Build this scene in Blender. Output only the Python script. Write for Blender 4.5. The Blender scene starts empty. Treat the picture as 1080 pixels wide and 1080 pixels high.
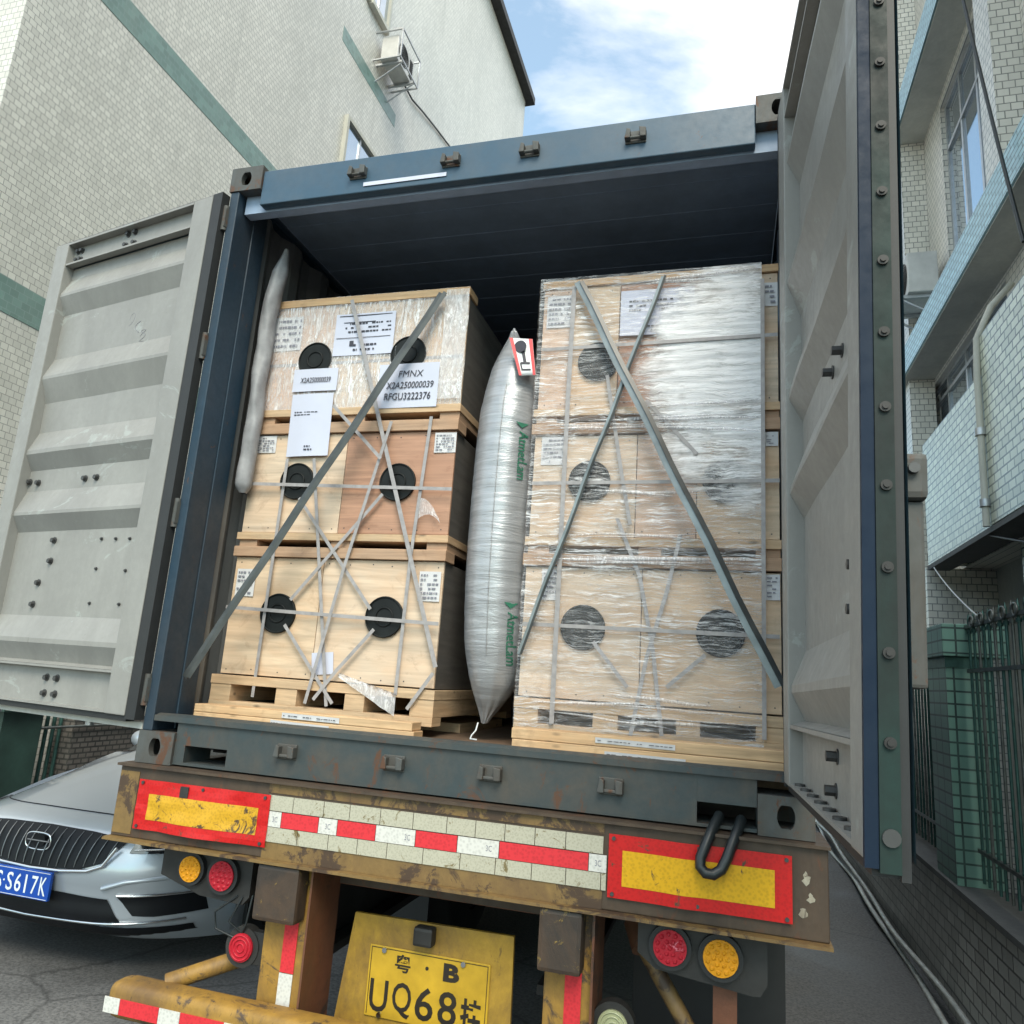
import bpy, math, random
from mathutils import Vector, Matrix, noise
random.seed(7)
scene = bpy.context.scene
col = scene.collection
R = math.radians
G = -1.28          # height of the ground; z = 0 is the underside of the container

# ------------------------------------------------------------------ camera
cam = bpy.data.cameras.new('camera')
cam.sensor_width = 36.0
cam.lens = 792.2475 / 1080 * 36
cam.clip_start = 0.05
cam.clip_end = 2000
camo = bpy.data.objects.new('camera', cam)
col.objects.link(camo)
yaw, pitch, roll = R(16.4412), R(12.3327), R(3.9351)
fwd = Vector((-math.sin(yaw) * math.cos(pitch), math.cos(yaw) * math.cos(pitch), math.sin(pitch)))
rgt0 = Vector((math.cos(yaw), math.sin(yaw), 0))
up0 = rgt0.cross(fwd)
rgt = math.cos(roll) * rgt0 + math.sin(roll) * up0
up = -math.sin(roll) * rgt0 + math.cos(roll) * up0
m = Matrix((rgt, up, -fwd)).transposed().to_4x4()
m.translation = Vector((0.96605, -2.52648, 0.41460))
camo.matrix_world = m
scene.camera = camo
scene.render.resolution_x = 1024
scene.render.resolution_y = 1024

# ------------------------------------------------------------------ world
SUN_EL, SUN_AZ = 48.0, 158.0     # azimuth clockwise from +Y
world = bpy.data.worlds.new('World')
scene.world = world
world.use_nodes = True
wn, wl = world.node_tree.nodes, world.node_tree.links
wn.clear()
wo = wn.new('ShaderNodeOutputWorld')
bg = wn.new('ShaderNodeBackground')
sky = wn.new('ShaderNodeTexSky')
sky.sky_type = 'NISHITA'
sky.sun_disc = False
sky.sun_elevation = R(SUN_EL)
sky.sun_rotation = R(SUN_AZ)
sky.dust_density = 1.2
sky.ozone_density = 1.4
tc = wn.new('ShaderNodeTexCoord')
mp = wn.new('ShaderNodeMapping')
mp.inputs['Scale'].default_value = (1.0, 1.0, 2.2)
mp.inputs['Location'].default_value = (0.9, 3.1, 1.2)
nz = wn.new('ShaderNodeTexNoise')
nz.inputs['Scale'].default_value = 2.3
nz.inputs['Detail'].default_value = 9
nz.inputs['Roughness'].default_value = 0.55
nz.inputs['Distortion'].default_value = 0.35
cr = wn.new('ShaderNodeValToRGB')
cr.color_ramp.elements[0].position = 0.42
cr.color_ramp.elements[1].position = 0.70
cr.color_ramp.elements[0].color = (0.10, 0.10, 0.10, 1)
cr.color_ramp.elements[1].color = (0.95, 0.95, 0.95, 1)
mx = wn.new('ShaderNodeMix'); mx.data_type = 'RGBA'
mx.inputs['B'].default_value = (10.9, 10.0, 9.0, 1)
wl.new(tc.outputs['Generated'], mp.inputs['Vector'])
wl.new(mp.outputs['Vector'], nz.inputs['Vector'])
wl.new(nz.outputs['Fac'], cr.inputs['Fac'])
wl.new(cr.outputs['Color'], mx.inputs['Factor'])
gain = wn.new('ShaderNodeMix'); gain.data_type = 'RGBA'; gain.blend_type = 'MULTIPLY'
gain.inputs['Factor'].default_value = 1
gain.inputs['B'].default_value = (1.25, 1.66, 1.50, 1)
wl.new(sky.outputs['Color'], gain.inputs['A'])
wl.new(gain.outputs['Result'], mx.inputs['A'])
wl.new(mx.outputs['Result'], bg.inputs['Color'])
bg.inputs['Strength'].default_value = 0.12
wl.new(bg.outputs['Background'], wo.inputs['Surface'])

sun = bpy.data.lights.new('sun', 'SUN')
sun.energy = 1.9
sun.angle = R(28)
sun.color = (1.0, 0.91, 0.77)
suno = bpy.data.objects.new('sun', sun)
col.objects.link(suno)
sd = Vector((math.sin(R(SUN_AZ)) * math.cos(R(SUN_EL)), math.cos(R(SUN_AZ)) * math.cos(R(SUN_EL)), math.sin(R(SUN_EL))))
suno.rotation_euler = sd.to_track_quat('Z', 'Y').to_euler()
suno.location = (5, -5, 20)

scene.view_settings.view_transform = 'Standard'
scene.view_settings.look = 'None'
scene.view_settings.exposure = 0.88
scene.view_settings.gamma = 1
scene.view_settings.use_curve_mapping = False
scene.render.engine = 'CYCLES'
scene.cycles.max_bounces = 7
scene.cycles.transparent_max_bounces = 12
scene.cycles.caustics_reflective = False
scene.cycles.caustics_refractive = False

# ------------------------------------------------------------------ materials
class NT:
    def __init__(s, name):
        s.m = bpy.data.materials.new(name)
        s.m.use_nodes = True
        s.n, s.l = s.m.node_tree.nodes, s.m.node_tree.links
        s.n.clear()
        s.out = s.n.new('ShaderNodeOutputMaterial')
        s.b = s.n.new('ShaderNodeBsdfPrincipled')
        s.l.new(s.b.outputs[0], s.out.inputs['Surface'])
        s.tc = s.n.new('ShaderNodeTexCoord')
        s.geo = None
    def pos(s):
        if not s.geo: s.geo = s.n.new('ShaderNodeNewGeometry')
        return s.geo.outputs['Position']
    def map(s, scale, src=None, loc=(0, 0, 0), rot=(0, 0, 0)):
        mp = s.n.new('ShaderNodeMapping')
        mp.inputs['Scale'].default_value = scale
        mp.inputs['Location'].default_value = loc
        mp.inputs['Rotation'].default_value = rot
        s.l.new(src or s.tc.outputs['Object'], mp.inputs['Vector'])
        return mp.outputs[0]
    def noise(s, vec, scale=1.0, detail=5, rough=0.6, dist=0.0, out='Fac'):
        t = s.n.new('ShaderNodeTexNoise')
        t.inputs['Scale'].default_value = scale
        t.inputs['Detail'].default_value = detail
        t.inputs['Roughness'].default_value = rough
        t.inputs['Distortion'].default_value = dist
        s.l.new(vec, t.inputs['Vector'])
        return t.outputs[out]
    def ramp(s, fac, stops):
        r = s.n.new('ShaderNodeValToRGB')
        e = r.color_ramp.elements
        while len(e) < len(stops): e.new(0.5)
        for i, (p, c) in enumerate(stops):
            if not isinstance(c, (tuple, list)): c = (c, c, c)
            e[i].position = p
            e[i].color = (c[0], c[1], c[2], 1)
        s.l.new(fac, r.inputs['Fac'])
        return r.outputs['Color']
    def mix(s, f, a, b, mode='MIX'):
        x = s.n.new('ShaderNodeMix'); x.data_type = 'RGBA'; x.blend_type = mode
        for k, v in (('Factor', f), ('A', a), ('B', b)):
            if isinstance(v, (int, float)): 
                if k == 'Factor': x.inputs[k].default_value = v
                else: x.inputs[k].default_value = (v, v, v, 1)
            elif isinstance(v, (tuple, list)): x.inputs[k].default_value = (v[0], v[1], v[2], 1)
            else: s.l.new(v, x.inputs[k])
        return x.outputs['Result']
    def math(s, op, a, b=0.5, clamp=False):
        x = s.n.new('ShaderNodeMath'); x.operation = op; x.use_clamp = clamp
        for i, v in enumerate((a, b)):
            if isinstance(v, (int, float)): x.inputs[i].default_value = v
            else: s.l.new(v, x.inputs[i])
        return x.outputs[0]
    def set(s, **k):
        for a, v in k.items():
            i = s.b.inputs[{'color': 'Base Color', 'rough': 'Roughness', 'metal': 'Metallic', 'alpha': 'Alpha', 'coat': 'Coat Weight',
                            'spec': 'Specular IOR Level', 'trans': 'Transmission Weight', 'coatr': 'Coat Roughness', 'ior': 'IOR'}[a]]
            if isinstance(v, (int, float)): i.default_value = v
            elif isinstance(v, (tuple, list)): i.default_value = (v[0], v[1], v[2], 1)
            else: s.l.new(v, i)
        return s
    def bump(s, h, strength=0.3, dist=0.002):
        b = s.n.new('ShaderNodeBump')
        b.inputs['Strength'].default_value = strength
        b.inputs['Distance'].default_value = dist
        s.l.new(h, b.inputs['Height'])
        s.l.new(b.outputs[0], s.b.inputs['Normal'])
        return s

def sc3(c, k): return tuple(x * k for x in c)

def painted(name, c, dirt=(0.10, 0.09, 0.08), amount=0.35, rough=0.5, scale=2.0, streak=True, rust=0.0, metal=0.0):
    t = NT(name)
    v = t.map((scale, scale, scale * (0.35 if streak else 1)), t.pos())
    n1 = t.noise(v, 1.6, 8, 0.65, 0.4)
    n2 = t.noise(t.map((9, 9, 9), t.pos()), 3, 6, 0.7)
    c1 = t.mix(t.ramp(n1, [(0.40, 0), (0.75, amount)]), c, dirt)
    c2 = t.mix(t.ramp(n2, [(0.35, 0.35), (0.7, 0)]), c1, sc3(c, 0.72))
    if rust:
        n3 = t.noise(t.map((5, 5, 3), t.pos(), (3, 1, 2)), 2.2, 10, 0.75, 0.8)
        c2 = t.mix(t.ramp(n3, [(0.66 - rust, 0), (0.72 - rust, 1)]), c2, (0.09, 0.040, 0.020))
    t.set(color=c2, rough=t.ramp(n2, [(0.3, rough + 0.15), (0.7, rough - 0.08)]), metal=metal)
    t.bump(n2, 0.25, 0.0015)
    return t.m

def plain(name, c, rough=0.5, metal=0.0, var=0.15, scale=14, bump=0.15, coat=0.0, spec=0.5):
    t = NT(name)
    n = t.noise(t.map((scale,) * 3), 1, 5, 0.6)
    t.set(color=t.mix(t.ramp(n, [(0.3, 0), (0.7, 1)]), sc3(c, 1 - var), sc3(c, 1 + var * 0.6)), rough=rough, metal=metal, coat=coat, spec=spec)
    if bump: t.bump(n, bump, 0.001)
    return t.m

def wood(name, c, grain=(3, 3, 55), c2=None, knots=False):
    t = NT(name)
    v = t.map(grain)
    n = t.noise(v, 1.0, 7, 0.62, 0.5)
    n2 = t.noise(t.map((2.2, 2.2, 5)), 1.3, 4, 0.6, 0.6)
    base = t.mix(t.ramp(n, [(0.32, 0), (0.68, 1)]), sc3(c, 0.66), sc3(c, 1.12))
    base = t.mix(t.ramp(n2, [(0.42, 0), (0.72, 0.55)]), base, c2 or (c[0] * 0.95, c[1] * 0.76, c[2] * 0.6))
    n3 = t.noise(t.map((7, 7, 9), None, (3, 3, 3)), 1, 7, 0.75, 0.6)
    base = t.mix(t.ramp(n3, [(0.54, 0), (0.72, 0.65)]), base, (c[0] * 0.50, c[1] * 0.42, c[2] * 0.38))
    if knots:
        k = t.n.new('ShaderNodeTexVoronoi'); k.inputs['Scale'].default_value = 1.0
        t.l.new(t.map((5.5, 9, 14)), k.inputs['Vector'])
        base = t.mix(t.ramp(k.outputs['Distance'], [(0.05, 0.85), (0.13, 0)]), base, sc3(c, 0.28))
    t.set(color=base, rough=0.68)
    t.bump(n, 0.35, 0.0015)
    return t.m

def tiles(name, c, mortar, w, h, var=0.12, msize=0.005, offset=0.5, rough=0.35, dirt=0.35, dirtc=(0.25, 0.26, 0.22)):
    t = NT(name)
    g = t.pos()
    sp = t.n.new('ShaderNodeSeparateXYZ'); t.l.new(g, sp.inputs[0])
    sn = t.n.new('ShaderNodeSeparateXYZ'); t.l.new(t.geo.outputs['True Normal'], sn.inputs[0])
    ax = t.math('GREATER_THAN', t.math('ABSOLUTE', sn.outputs['X']), 0.6)
    u = t.math('ADD', t.math('MULTIPLY', sp.outputs['Y'], ax), t.math('MULTIPLY', sp.outputs['X'], t.math('SUBTRACT', 1.0, ax)))
    cb = t.n.new('ShaderNodeCombineXYZ')
    t.l.new(u, cb.inputs[0]); t.l.new(sp.outputs['Z'], cb.inputs[1])
    br = t.n.new('ShaderNodeTexBrick')
    br.offset = offset
    br.inputs['Scale'].default_value = 1
    br.inputs['Brick Width'].default_value = w
    br.inputs['Row Height'].default_value = h
    br.inputs['Mortar Size'].default_value = msize
    br.inputs['Mortar Smooth'].default_value = 0.2
    br.inputs['Bias'].default_value = 0
    br.inputs['Color1'].default_value = (*sc3(c, 1 - var), 1)
    br.inputs['Color2'].default_value = (*sc3(c, 1 + var * 0.5), 1)
    br.inputs['Mortar'].default_value = (*mortar, 1)
    t.l.new(cb.outputs[0], br.inputs['Vector'])
    n = t.noise(t.map((0.7, 0.7, 0.22), g), 1, 7, 0.65, 0.3)
    n2 = t.noise(t.map((5, 5, 5), g), 1, 5, 0.7)
    n4 = t.noise(t.map((2.6, 2.6, 0.16), g, (9, 9, 9)), 1, 6, 0.7, 0.2)
    cc = t.mix(t.ramp(n, [(0.45, 0), (0.78, dirt)]), br.outputs['Color'], dirtc)
    cc = t.mix(t.ramp(n4, [(0.56, 0), (0.74, dirt * 0.9)]), cc, sc3(dirtc, 0.8))
    cc = t.mix(t.ramp(n2, [(0.35, 0.3), (0.6, 0)]), cc, sc3(c, 0.7))
    t.set(color=cc, rough=rough)
    t.bump(br.outputs['Fac'], -0.35, 0.003)
    return t.m

M = {}
M['ground'] = None
def ground_mat():
    t = NT('concrete_road')
    g = t.pos()
    n = t.noise(t.map((1.1, 1.1, 1.1), g), 1, 9, 0.62, 0.3)
    n2 = t.noise(t.map((60, 60, 60), g), 1, 4, 0.7)
    v = t.n.new('ShaderNodeTexVoronoi'); v.feature = 'DISTANCE_TO_EDGE'
    v.inputs['Scale'].default_value = 0.55
    wv = t.mix(0.16, t.map((1, 1, 1), g), t.noise(t.map((1.6, 1.6, 1.6), g), 1, 6, 0.7, 0, 'Color'))
    t.l.new(wv, v.inputs['Vector'])
    c = t.ramp(n, [(0.3, (0.105, 0.105, 0.103)), (0.52, (0.15, 0.149, 0.146)), (0.75, (0.195, 0.192, 0.187))])
    c = t.mix(t.ramp(n2, [(0.38, 0.75), (0.60, 0)]), c, (0.05, 0.05, 0.05))
    c = t.mix(t.ramp(v.outputs['Distance'], [(0.002, 0.55), (0.006, 0)]), c, (0.02, 0.02, 0.02))
    t.set(color=c, rough=t.ramp(n, [(0.35, 0.55), (0.7, 0.85)]))
    t.bump(n2, 0.5, 0.003)
    return t.m
M['ground'] = ground_mat()
M['blue'] = painted('container_blue_paint', (0.007, 0.030, 0.055), (0.035, 0.038, 0.045), 0.9, 0.5, rust=0.04)
M['header'] = painted('header_blue_paint', (0.035, 0.082, 0.130), (0.09, 0.11, 0.13), 0.9, 0.38, streak=False, rust=0.03)  # lighter blue than the corner posts
M['sill'] = painted('sill_worn_slate', (0.035, 0.050, 0.055), (0.085, 0.07, 0.055), 1.0, 0.5, scale=4, streak=False, rust=0.09)
M['casting'] = painted('casting_worn_iron', (0.075, 0.080, 0.078), (0.06, 0.04, 0.025), 0.9, 0.6, scale=8, rust=0.12)
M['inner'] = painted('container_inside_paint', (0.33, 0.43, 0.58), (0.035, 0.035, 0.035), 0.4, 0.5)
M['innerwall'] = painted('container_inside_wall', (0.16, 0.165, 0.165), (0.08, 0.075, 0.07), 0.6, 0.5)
M['floor'] = wood('container_plywood_floor', (0.16, 0.11, 0.075), (40, 2, 2))
M['doorgrey'] = painted('door_grey_paint', (0.27, 0.29, 0.275), (0.22, 0.21, 0.20), 0.45, 0.45, scale=3, rust=-0.06)
def door_paint():
    t = NT('door_grey_paint')
    g = t.pos()
    c = (0.285, 0.28, 0.262)
    n1 = t.noise(t.map((2.4, 2.4, 0.7), g), 1.6, 8, 0.65, 0.4)
    n2 = t.noise(t.map((9, 9, 9), g), 3, 6, 0.7)
    n3 = t.noise(t.map((40, 40, 7), g, (5, 2, 1)), 1, 6, 0.7, 1.5)
    n4 = t.noise(t.map((14, 14, 14), g, (1, 7, 3)), 1, 8, 0.72, 0.8)
    n5 = t.noise(t.map((3.3, 3.3, 5), g, (4, 4, 4)), 1, 7, 0.7, 1.2)
    x = t.mix(t.ramp(n1, [(0.38, 0), (0.72, 0.6)]), c, (0.17, 0.165, 0.155))
    x = t.mix(t.ramp(n5, [(0.62, 0), (0.66, 0.55)]), x, (0.38, 0.41, 0.39))
    x = t.mix(t.ramp(n2, [(0.35, 0.35), (0.7, 0)]), x, sc3(c, 0.75))
    x = t.mix(t.ramp(n3, [(0.69, 0), (0.71, 0.6)]), x, (0.11, 0.10, 0.09))
    x = t.mix(t.ramp(n4, [(0.735, 0), (0.76, 0.9)]), x, (0.09, 0.045, 0.025))
    t.set(color=x, rough=t.ramp(n2, [(0.3, 0.55), (0.7, 0.38)]))
    t.bump(n1, 0.3, 0.006)
    return t.m
M['doorgrey'] = door_paint()
M['doorout'] = painted('door_outer_blue', (0.10, 0.18, 0.22), (0.06, 0.05, 0.05), 0.4, 0.45)
M['doorblue'] = painted('door_edge_blue', (0.006, 0.017, 0.038), (0.03, 0.035, 0.04), 0.4, 0.5, rust=0.0)
M['dooredge'] = painted('door_edge_plate', (0.022, 0.025, 0.024), (0.02, 0.07, 0.06), 0.6, 0.5)
M['rubber'] = plain('black_rubber', (0.018, 0.019, 0.020), 0.6, scale=20, bump=0.4)
M['dark'] = plain('dark_steel', (0.035, 0.034, 0.033), 0.6, 0.3, 0.4, 8)
M['bolt'] = plain('bolt_steel', (0.08, 0.08, 0.08), 0.5, 0.6)
M['creamlip'] = plain('pale_seal', (0.55, 0.54, 0.50), 0.6)
M['rustbeam'] = painted('rusty_beam', (0.075, 0.050, 0.032), (0.03, 0.02, 0.015), 1.0, 0.6, scale=7, rust=0.10)
for k_ in ('dooredge', 'doorblue'):
    M[k_].node_tree.nodes['Principled BSDF'].inputs['Specular IOR Level'].default_value = 0.15
def chipped(name, c, under=(0.07, 0.045, 0.028), lim=0.52, scale=6):
    t = NT(name)
    g = t.pos()
    n = t.noise(t.map((scale, scale, scale), g), 1, 10, 0.75, 0.7)
    n2 = t.noise(t.map((25, 25, 25), g), 1, 5, 0.7)
    n3 = t.noise(t.map((4, 4, 2), g, (6, 6, 6)), 1, 9, 0.72, 0.6)
    n4 = t.noise(t.map((30, 30, 6), g, (2, 5, 1)), 1, 6, 0.7, 1.0)
    col1 = t.mix(t.ramp(n2, [(0.35, 0.5), (0.7, 0)]), c, sc3(c, 0.45))
    col1 = t.mix(t.ramp(n3, [(0.45, 0), (0.70, 0.8)]), col1, (0.10, 0.055, 0.028))
    col1 = t.mix(t.ramp(n4, [(0.62, 0), (0.68, 0.7)]), col1, (0.045, 0.03, 0.02))
    cc = t.mix(t.ramp(n, [(lim, 0), (lim + 0.05, 1)]), col1, under)
    t.set(color=cc, rough=0.6)
    t.bump(n, 0.5, 0.003)
    return t.m
M['yellow'] = chipped('yellow_chassis_paint', (0.36, 0.20, 0.035), lim=0.53)
M['yelold'] = chipped('yellow_worn_paint', (0.22, 0.135, 0.045), (0.06, 0.035, 0.02), lim=0.50)
M['yelboard'] = chipped('yellow_board_paint', (0.42, 0.25, 0.03), (0.25, 0.15, 0.04), 0.64, 4)
M['buffer'] = chipped('worn_buffer', (0.040, 0.030, 0.024), (0.26, 0.17, 0.035), 0.60, 16)
M['rustred'] = chipped('red_rust_steel', (0.16, 0.06, 0.03), (0.05, 0.03, 0.02), 0.55)
def sheeting(name, c, scratch=(0.08, 0.05, 0.03), lim=0.70, hx=0.01):
    t = NT(name)
    g = t.pos()
    v = t.n.new('ShaderNodeTexVoronoi'); v.inputs['Scale'].default_value = 1 / hx
    t.l.new(g, v.inputs['Vector'])
    n = t.noise(t.map((14, 14, 14), g, (2, 2, 2)), 1, 9, 0.78, 1.0)
    c1 = t.mix(t.ramp(v.outputs['Distance'], [(0.2, 0), (0.6, 1)]), sc3(c, 0.82), c)
    cc = t.mix(t.ramp(n, [(lim - 0.02, 0), (lim + 0.03, 1)]), c1, scratch)
    t.set(color=cc, rough=0.42, coat=0.0, spec=0.35)
    t.bump(n, 0.2, 0.001)
    return t.m
M['red'] = sheeting('red_reflective', (0.52, 0.012, 0.012), lim=0.62)
M['amber'] = sheeting('yellow_reflective', (0.66, 0.36, 0.01), lim=0.64)
M['amberscr'] = sheeting('yellow_reflective_scratched', (0.58, 0.32, 0.02), lim=0.555)
M['tapered'] = sheeting('red_tape', (0.62, 0.035, 0.045), lim=0.73)
M['tapewhite'] = sheeting('white_tape', (0.62, 0.61, 0.57), lim=0.72)
M['tapeold'] = sheeting('old_beige_tape', (0.44, 0.42, 0.33), (0.16, 0.12, 0.05), 0.60, 0.007)
M['lampred'] = sheeting('red_lamp_lens', (0.45, 0.015, 0.03), (0.7, 0.2, 0.25), 0.62)
M['lampamber'] = sheeting('amber_lamp_lens', (0.72, 0.30, 0.01), (0.9, 0.6, 0.2), 0.62)
M['lamppale'] = plain('pale_lamp_lens', (0.42, 0.43, 0.25), 0.3, coat=0.5)
M['plateyel'] = plain('yellow_plate', (0.52, 0.32, 0.025), 0.4, var=0.25, scale=9)
M['platech'] = plain('plate_letters', (0.02, 0.015, 0.01), 0.5)
M['ply1'] = wood('plywood_pale', (0.66, 0.52, 0.39), (1.6, 2, 30))
M['ply2'] = wood('plywood_yellow', (0.66, 0.50, 0.35), (2.2, 3, 24))
M['ply3'] = wood('plywood_reddish', (0.46, 0.26, 0.17), (2.5, 2.5, 46), (0.38, 0.20, 0.13))
M['ply4'] = wood('plywood_pinkish', (0.62, 0.45, 0.34), (3, 3, 30))
M['sideboard'] = wood('shaded_side_board', (0.11, 0.10, 0.09), (2, 2, 30), (0.07, 0.07, 0.07))  # shade on the crate sides put into a dark wood colour
M['pine'] = wood('pine_timber', (0.62, 0.42, 0.24), (4, 4, 75), knots=True)
M['pallet'] = wood('pallet_board', (0.56, 0.40, 0.25), (4, 4, 60), knots=True)
M['skid'] = wood('skid_board', (0.44, 0.29, 0.19), (4, 4, 60))
M['paper'] = plain('white_paper', (0.55, 0.57, 0.68), 0.6, var=0.05, scale=6, bump=0.3)
M['label'] = plain('label_paper', (0.62, 0.61, 0.62), 0.55, var=0.08)
M['ink'] = plain('black_ink', (0.035, 0.035, 0.05), 0.6)
M['greyink'] = plain('grey_ink', (0.22, 0.22, 0.26), 0.6)
M['cap'] = plain('black_plastic_cap', (0.010, 0.012, 0.012), 0.55, var=0.5, spec=0.25)
M['strapgrey'] = plain('grey_poly_strap', (0.33, 0.31, 0.31), 0.4, var=0.25, scale=30)
M['strapdark'] = plain('dark_lashing', (0.055, 0.06, 0.06), 0.38, var=0.5, scale=9)
M['strapsteel'] = plain('teal_grey_lashing', (0.21, 0.24, 0.25), 0.32, 0.2, var=0.35, scale=9)
M['foam'] = plain('dirty_white_film_roll', (0.27, 0.27, 0.28), 0.5, var=0.3, scale=12, bump=0.6)
M['green'] = plain('green_print', (0.03, 0.16, 0.10), 0.5)
M['redprint'] = plain('red_print', (0.65, 0.04, 0.05), 0.5)
M['hose'] = plain('black_hose', (0.012, 0.016, 0.018), 0.4, bump=0.3)
M['tilewall'] = tiles('cream_wall_tiles', (0.66, 0.635, 0.57), (0.27, 0.26, 0.235), 0.072, 0.062, msize=0.0035)
M['tilewhite'] = tiles('white_wall_tiles', (0.80, 0.75, 0.67), (0.22, 0.21, 0.19), 0.095, 0.073, msize=0.005)
M['tilebalc'] = tiles('balcony_tiles', (0.74, 0.74, 0.60), (0.07, 0.075, 0.06), 0.145, 0.072, var=0.25, msize=0.008, dirt=0.45, dirtc=(0.28, 0.36, 0.30))
M['tileteal'] = tiles('pale_teal_tiles', (0.44, 0.64, 0.68), (0.10, 0.17, 0.18), 0.145, 0.05, var=0.2, msize=0.007, dirt=0.2)
M['bandgreen'] = tiles('green_band_tiles', (0.16, 0.26, 0.23), (0.22, 0.30, 0.28), 0.085, 0.068, var=0.2, msize=0.003, dirt=0.3)
M['pillargreen'] = tiles('green_pillar_tiles', (0.15, 0.29, 0.24), (0.015, 0.03, 0.03), 0.14, 0.072, var=0.12, msize=0.006, offset=0.0)
M['darkgreen'] = plain('dark_green_paint', (0.025, 0.055, 0.045), 0.5, var=0.4, scale=5)
M['lowwall'] = tiles('grey_low_wall_tiles', (0.46, 0.46, 0.43), (0.05, 0.052, 0.052), 0.145, 0.072, var=0.25, msize=0.006, dirt=0.5, dirtc=(0.16, 0.15, 0.13))
M['darktile'] = tiles('brown_grey_tiles', (0.14, 0.125, 0.115), (0.03, 0.03, 0.03), 0.085, 0.045, var=0.2, msize=0.008)
M['plaster'] = painted('painted_plaster', (0.56, 0.54, 0.47), (0.24, 0.24, 0.22), 0.5, 0.8)
M['plasterdark'] = painted('dark_plaster', (0.15, 0.15, 0.145), (0.08, 0.08, 0.08), 0.5, 0.8)
M['iron'] = plain('green_iron', (0.05, 0.12, 0.105), 0.4, 0.4, 0.4, 18, 0.4)
M['ironrail'] = plain('worn_iron_rail', (0.16, 0.17, 0.16), 0.4, 0.6, 0.4, 18, 0.4)
M['alu'] = plain('aluminium_frame', (0.45, 0.46, 0.47), 0.35, 0.6)
M['pvc'] = plain('pale_pvc_pipe', (0.50, 0.50, 0.47), 0.45, var=0.3)
M['acwhite'] = plain('ac_casing', (0.58, 0.56, 0.53), 0.5, var=0.2, scale=4)
M['curtain'] = painted('room_interior', (0.20, 0.19, 0.17), (0.05, 0.05, 0.05), 0.8, 0.8)
def glassm(name, c, rough=0.05):
    t = NT(name)
    t.set(color=c, rough=rough, spec=0.9, coat=1.0, coatr=0.03, metal=0.25)
    return t.m
M['glass'] = (lambda t: t.set(color=(0.50, 0.56, 0.62), rough=0.04, metal=0.85).m)(NT('window_glass'))
M['carglass'] = glassm('car_glass', (0.015, 0.018, 0.022))
M['carpaint'] = (lambda t: t.set(color=(0.44, 0.48, 0.53), rough=0.30, metal=0.45, coat=1.0, coatr=0.04).m)(NT('car_silver_blue_paint'))
M['carblack'] = plain('car_black_plastic', (0.006, 0.007, 0.009), 0.5, var=0.2, bump=0, spec=0.2)
M['chrome'] = (lambda t: t.set(color=(0.62, 0.64, 0.66), rough=0.15, metal=1.0).m)(NT('car_chrome'))
M['grillebar'] = plain('grille_bar_grey', (0.16, 0.17, 0.18), 0.3, 0.7, bump=0)
M['plateblue'] = plain('blue_plate', (0.008, 0.065, 0.36), 0.3, var=0.1, bump=0)
M['white'] = plain('white_letters', (0.75, 0.78, 0.8), 0.4, bump=0)
def airbag_mat():
    t = NT('silver_woven_plastic')
    n = t.noise(t.map((3, 3, 70)), 1, 6, 0.6, 0.4)
    n2 = t.noise(t.map((1.5, 1.5, 12)), 1.5, 5, 0.65, 0.8)
    w = t.noise(t.map((260, 260, 260)), 1, 2, 0.5)
    t.set(color=t.mix(t.ramp(n, [(0.3, 0), (0.7, 1)]), (0.30, 0.305, 0.315), (0.45, 0.455, 0.475)), rough=0.34, metal=0.35, coat=0.25, coatr=0.2)
    hh = t.math('ADD', t.math('MULTIPLY', t.ramp(n2, [(0.42, 0), (0.60, 1)]), 0.4), t.math('MULTIPLY', w, 0.18))
    t.bump(hh, 0.45, 0.008)
    return t.m
M['airbag'] = airbag_mat()
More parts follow.
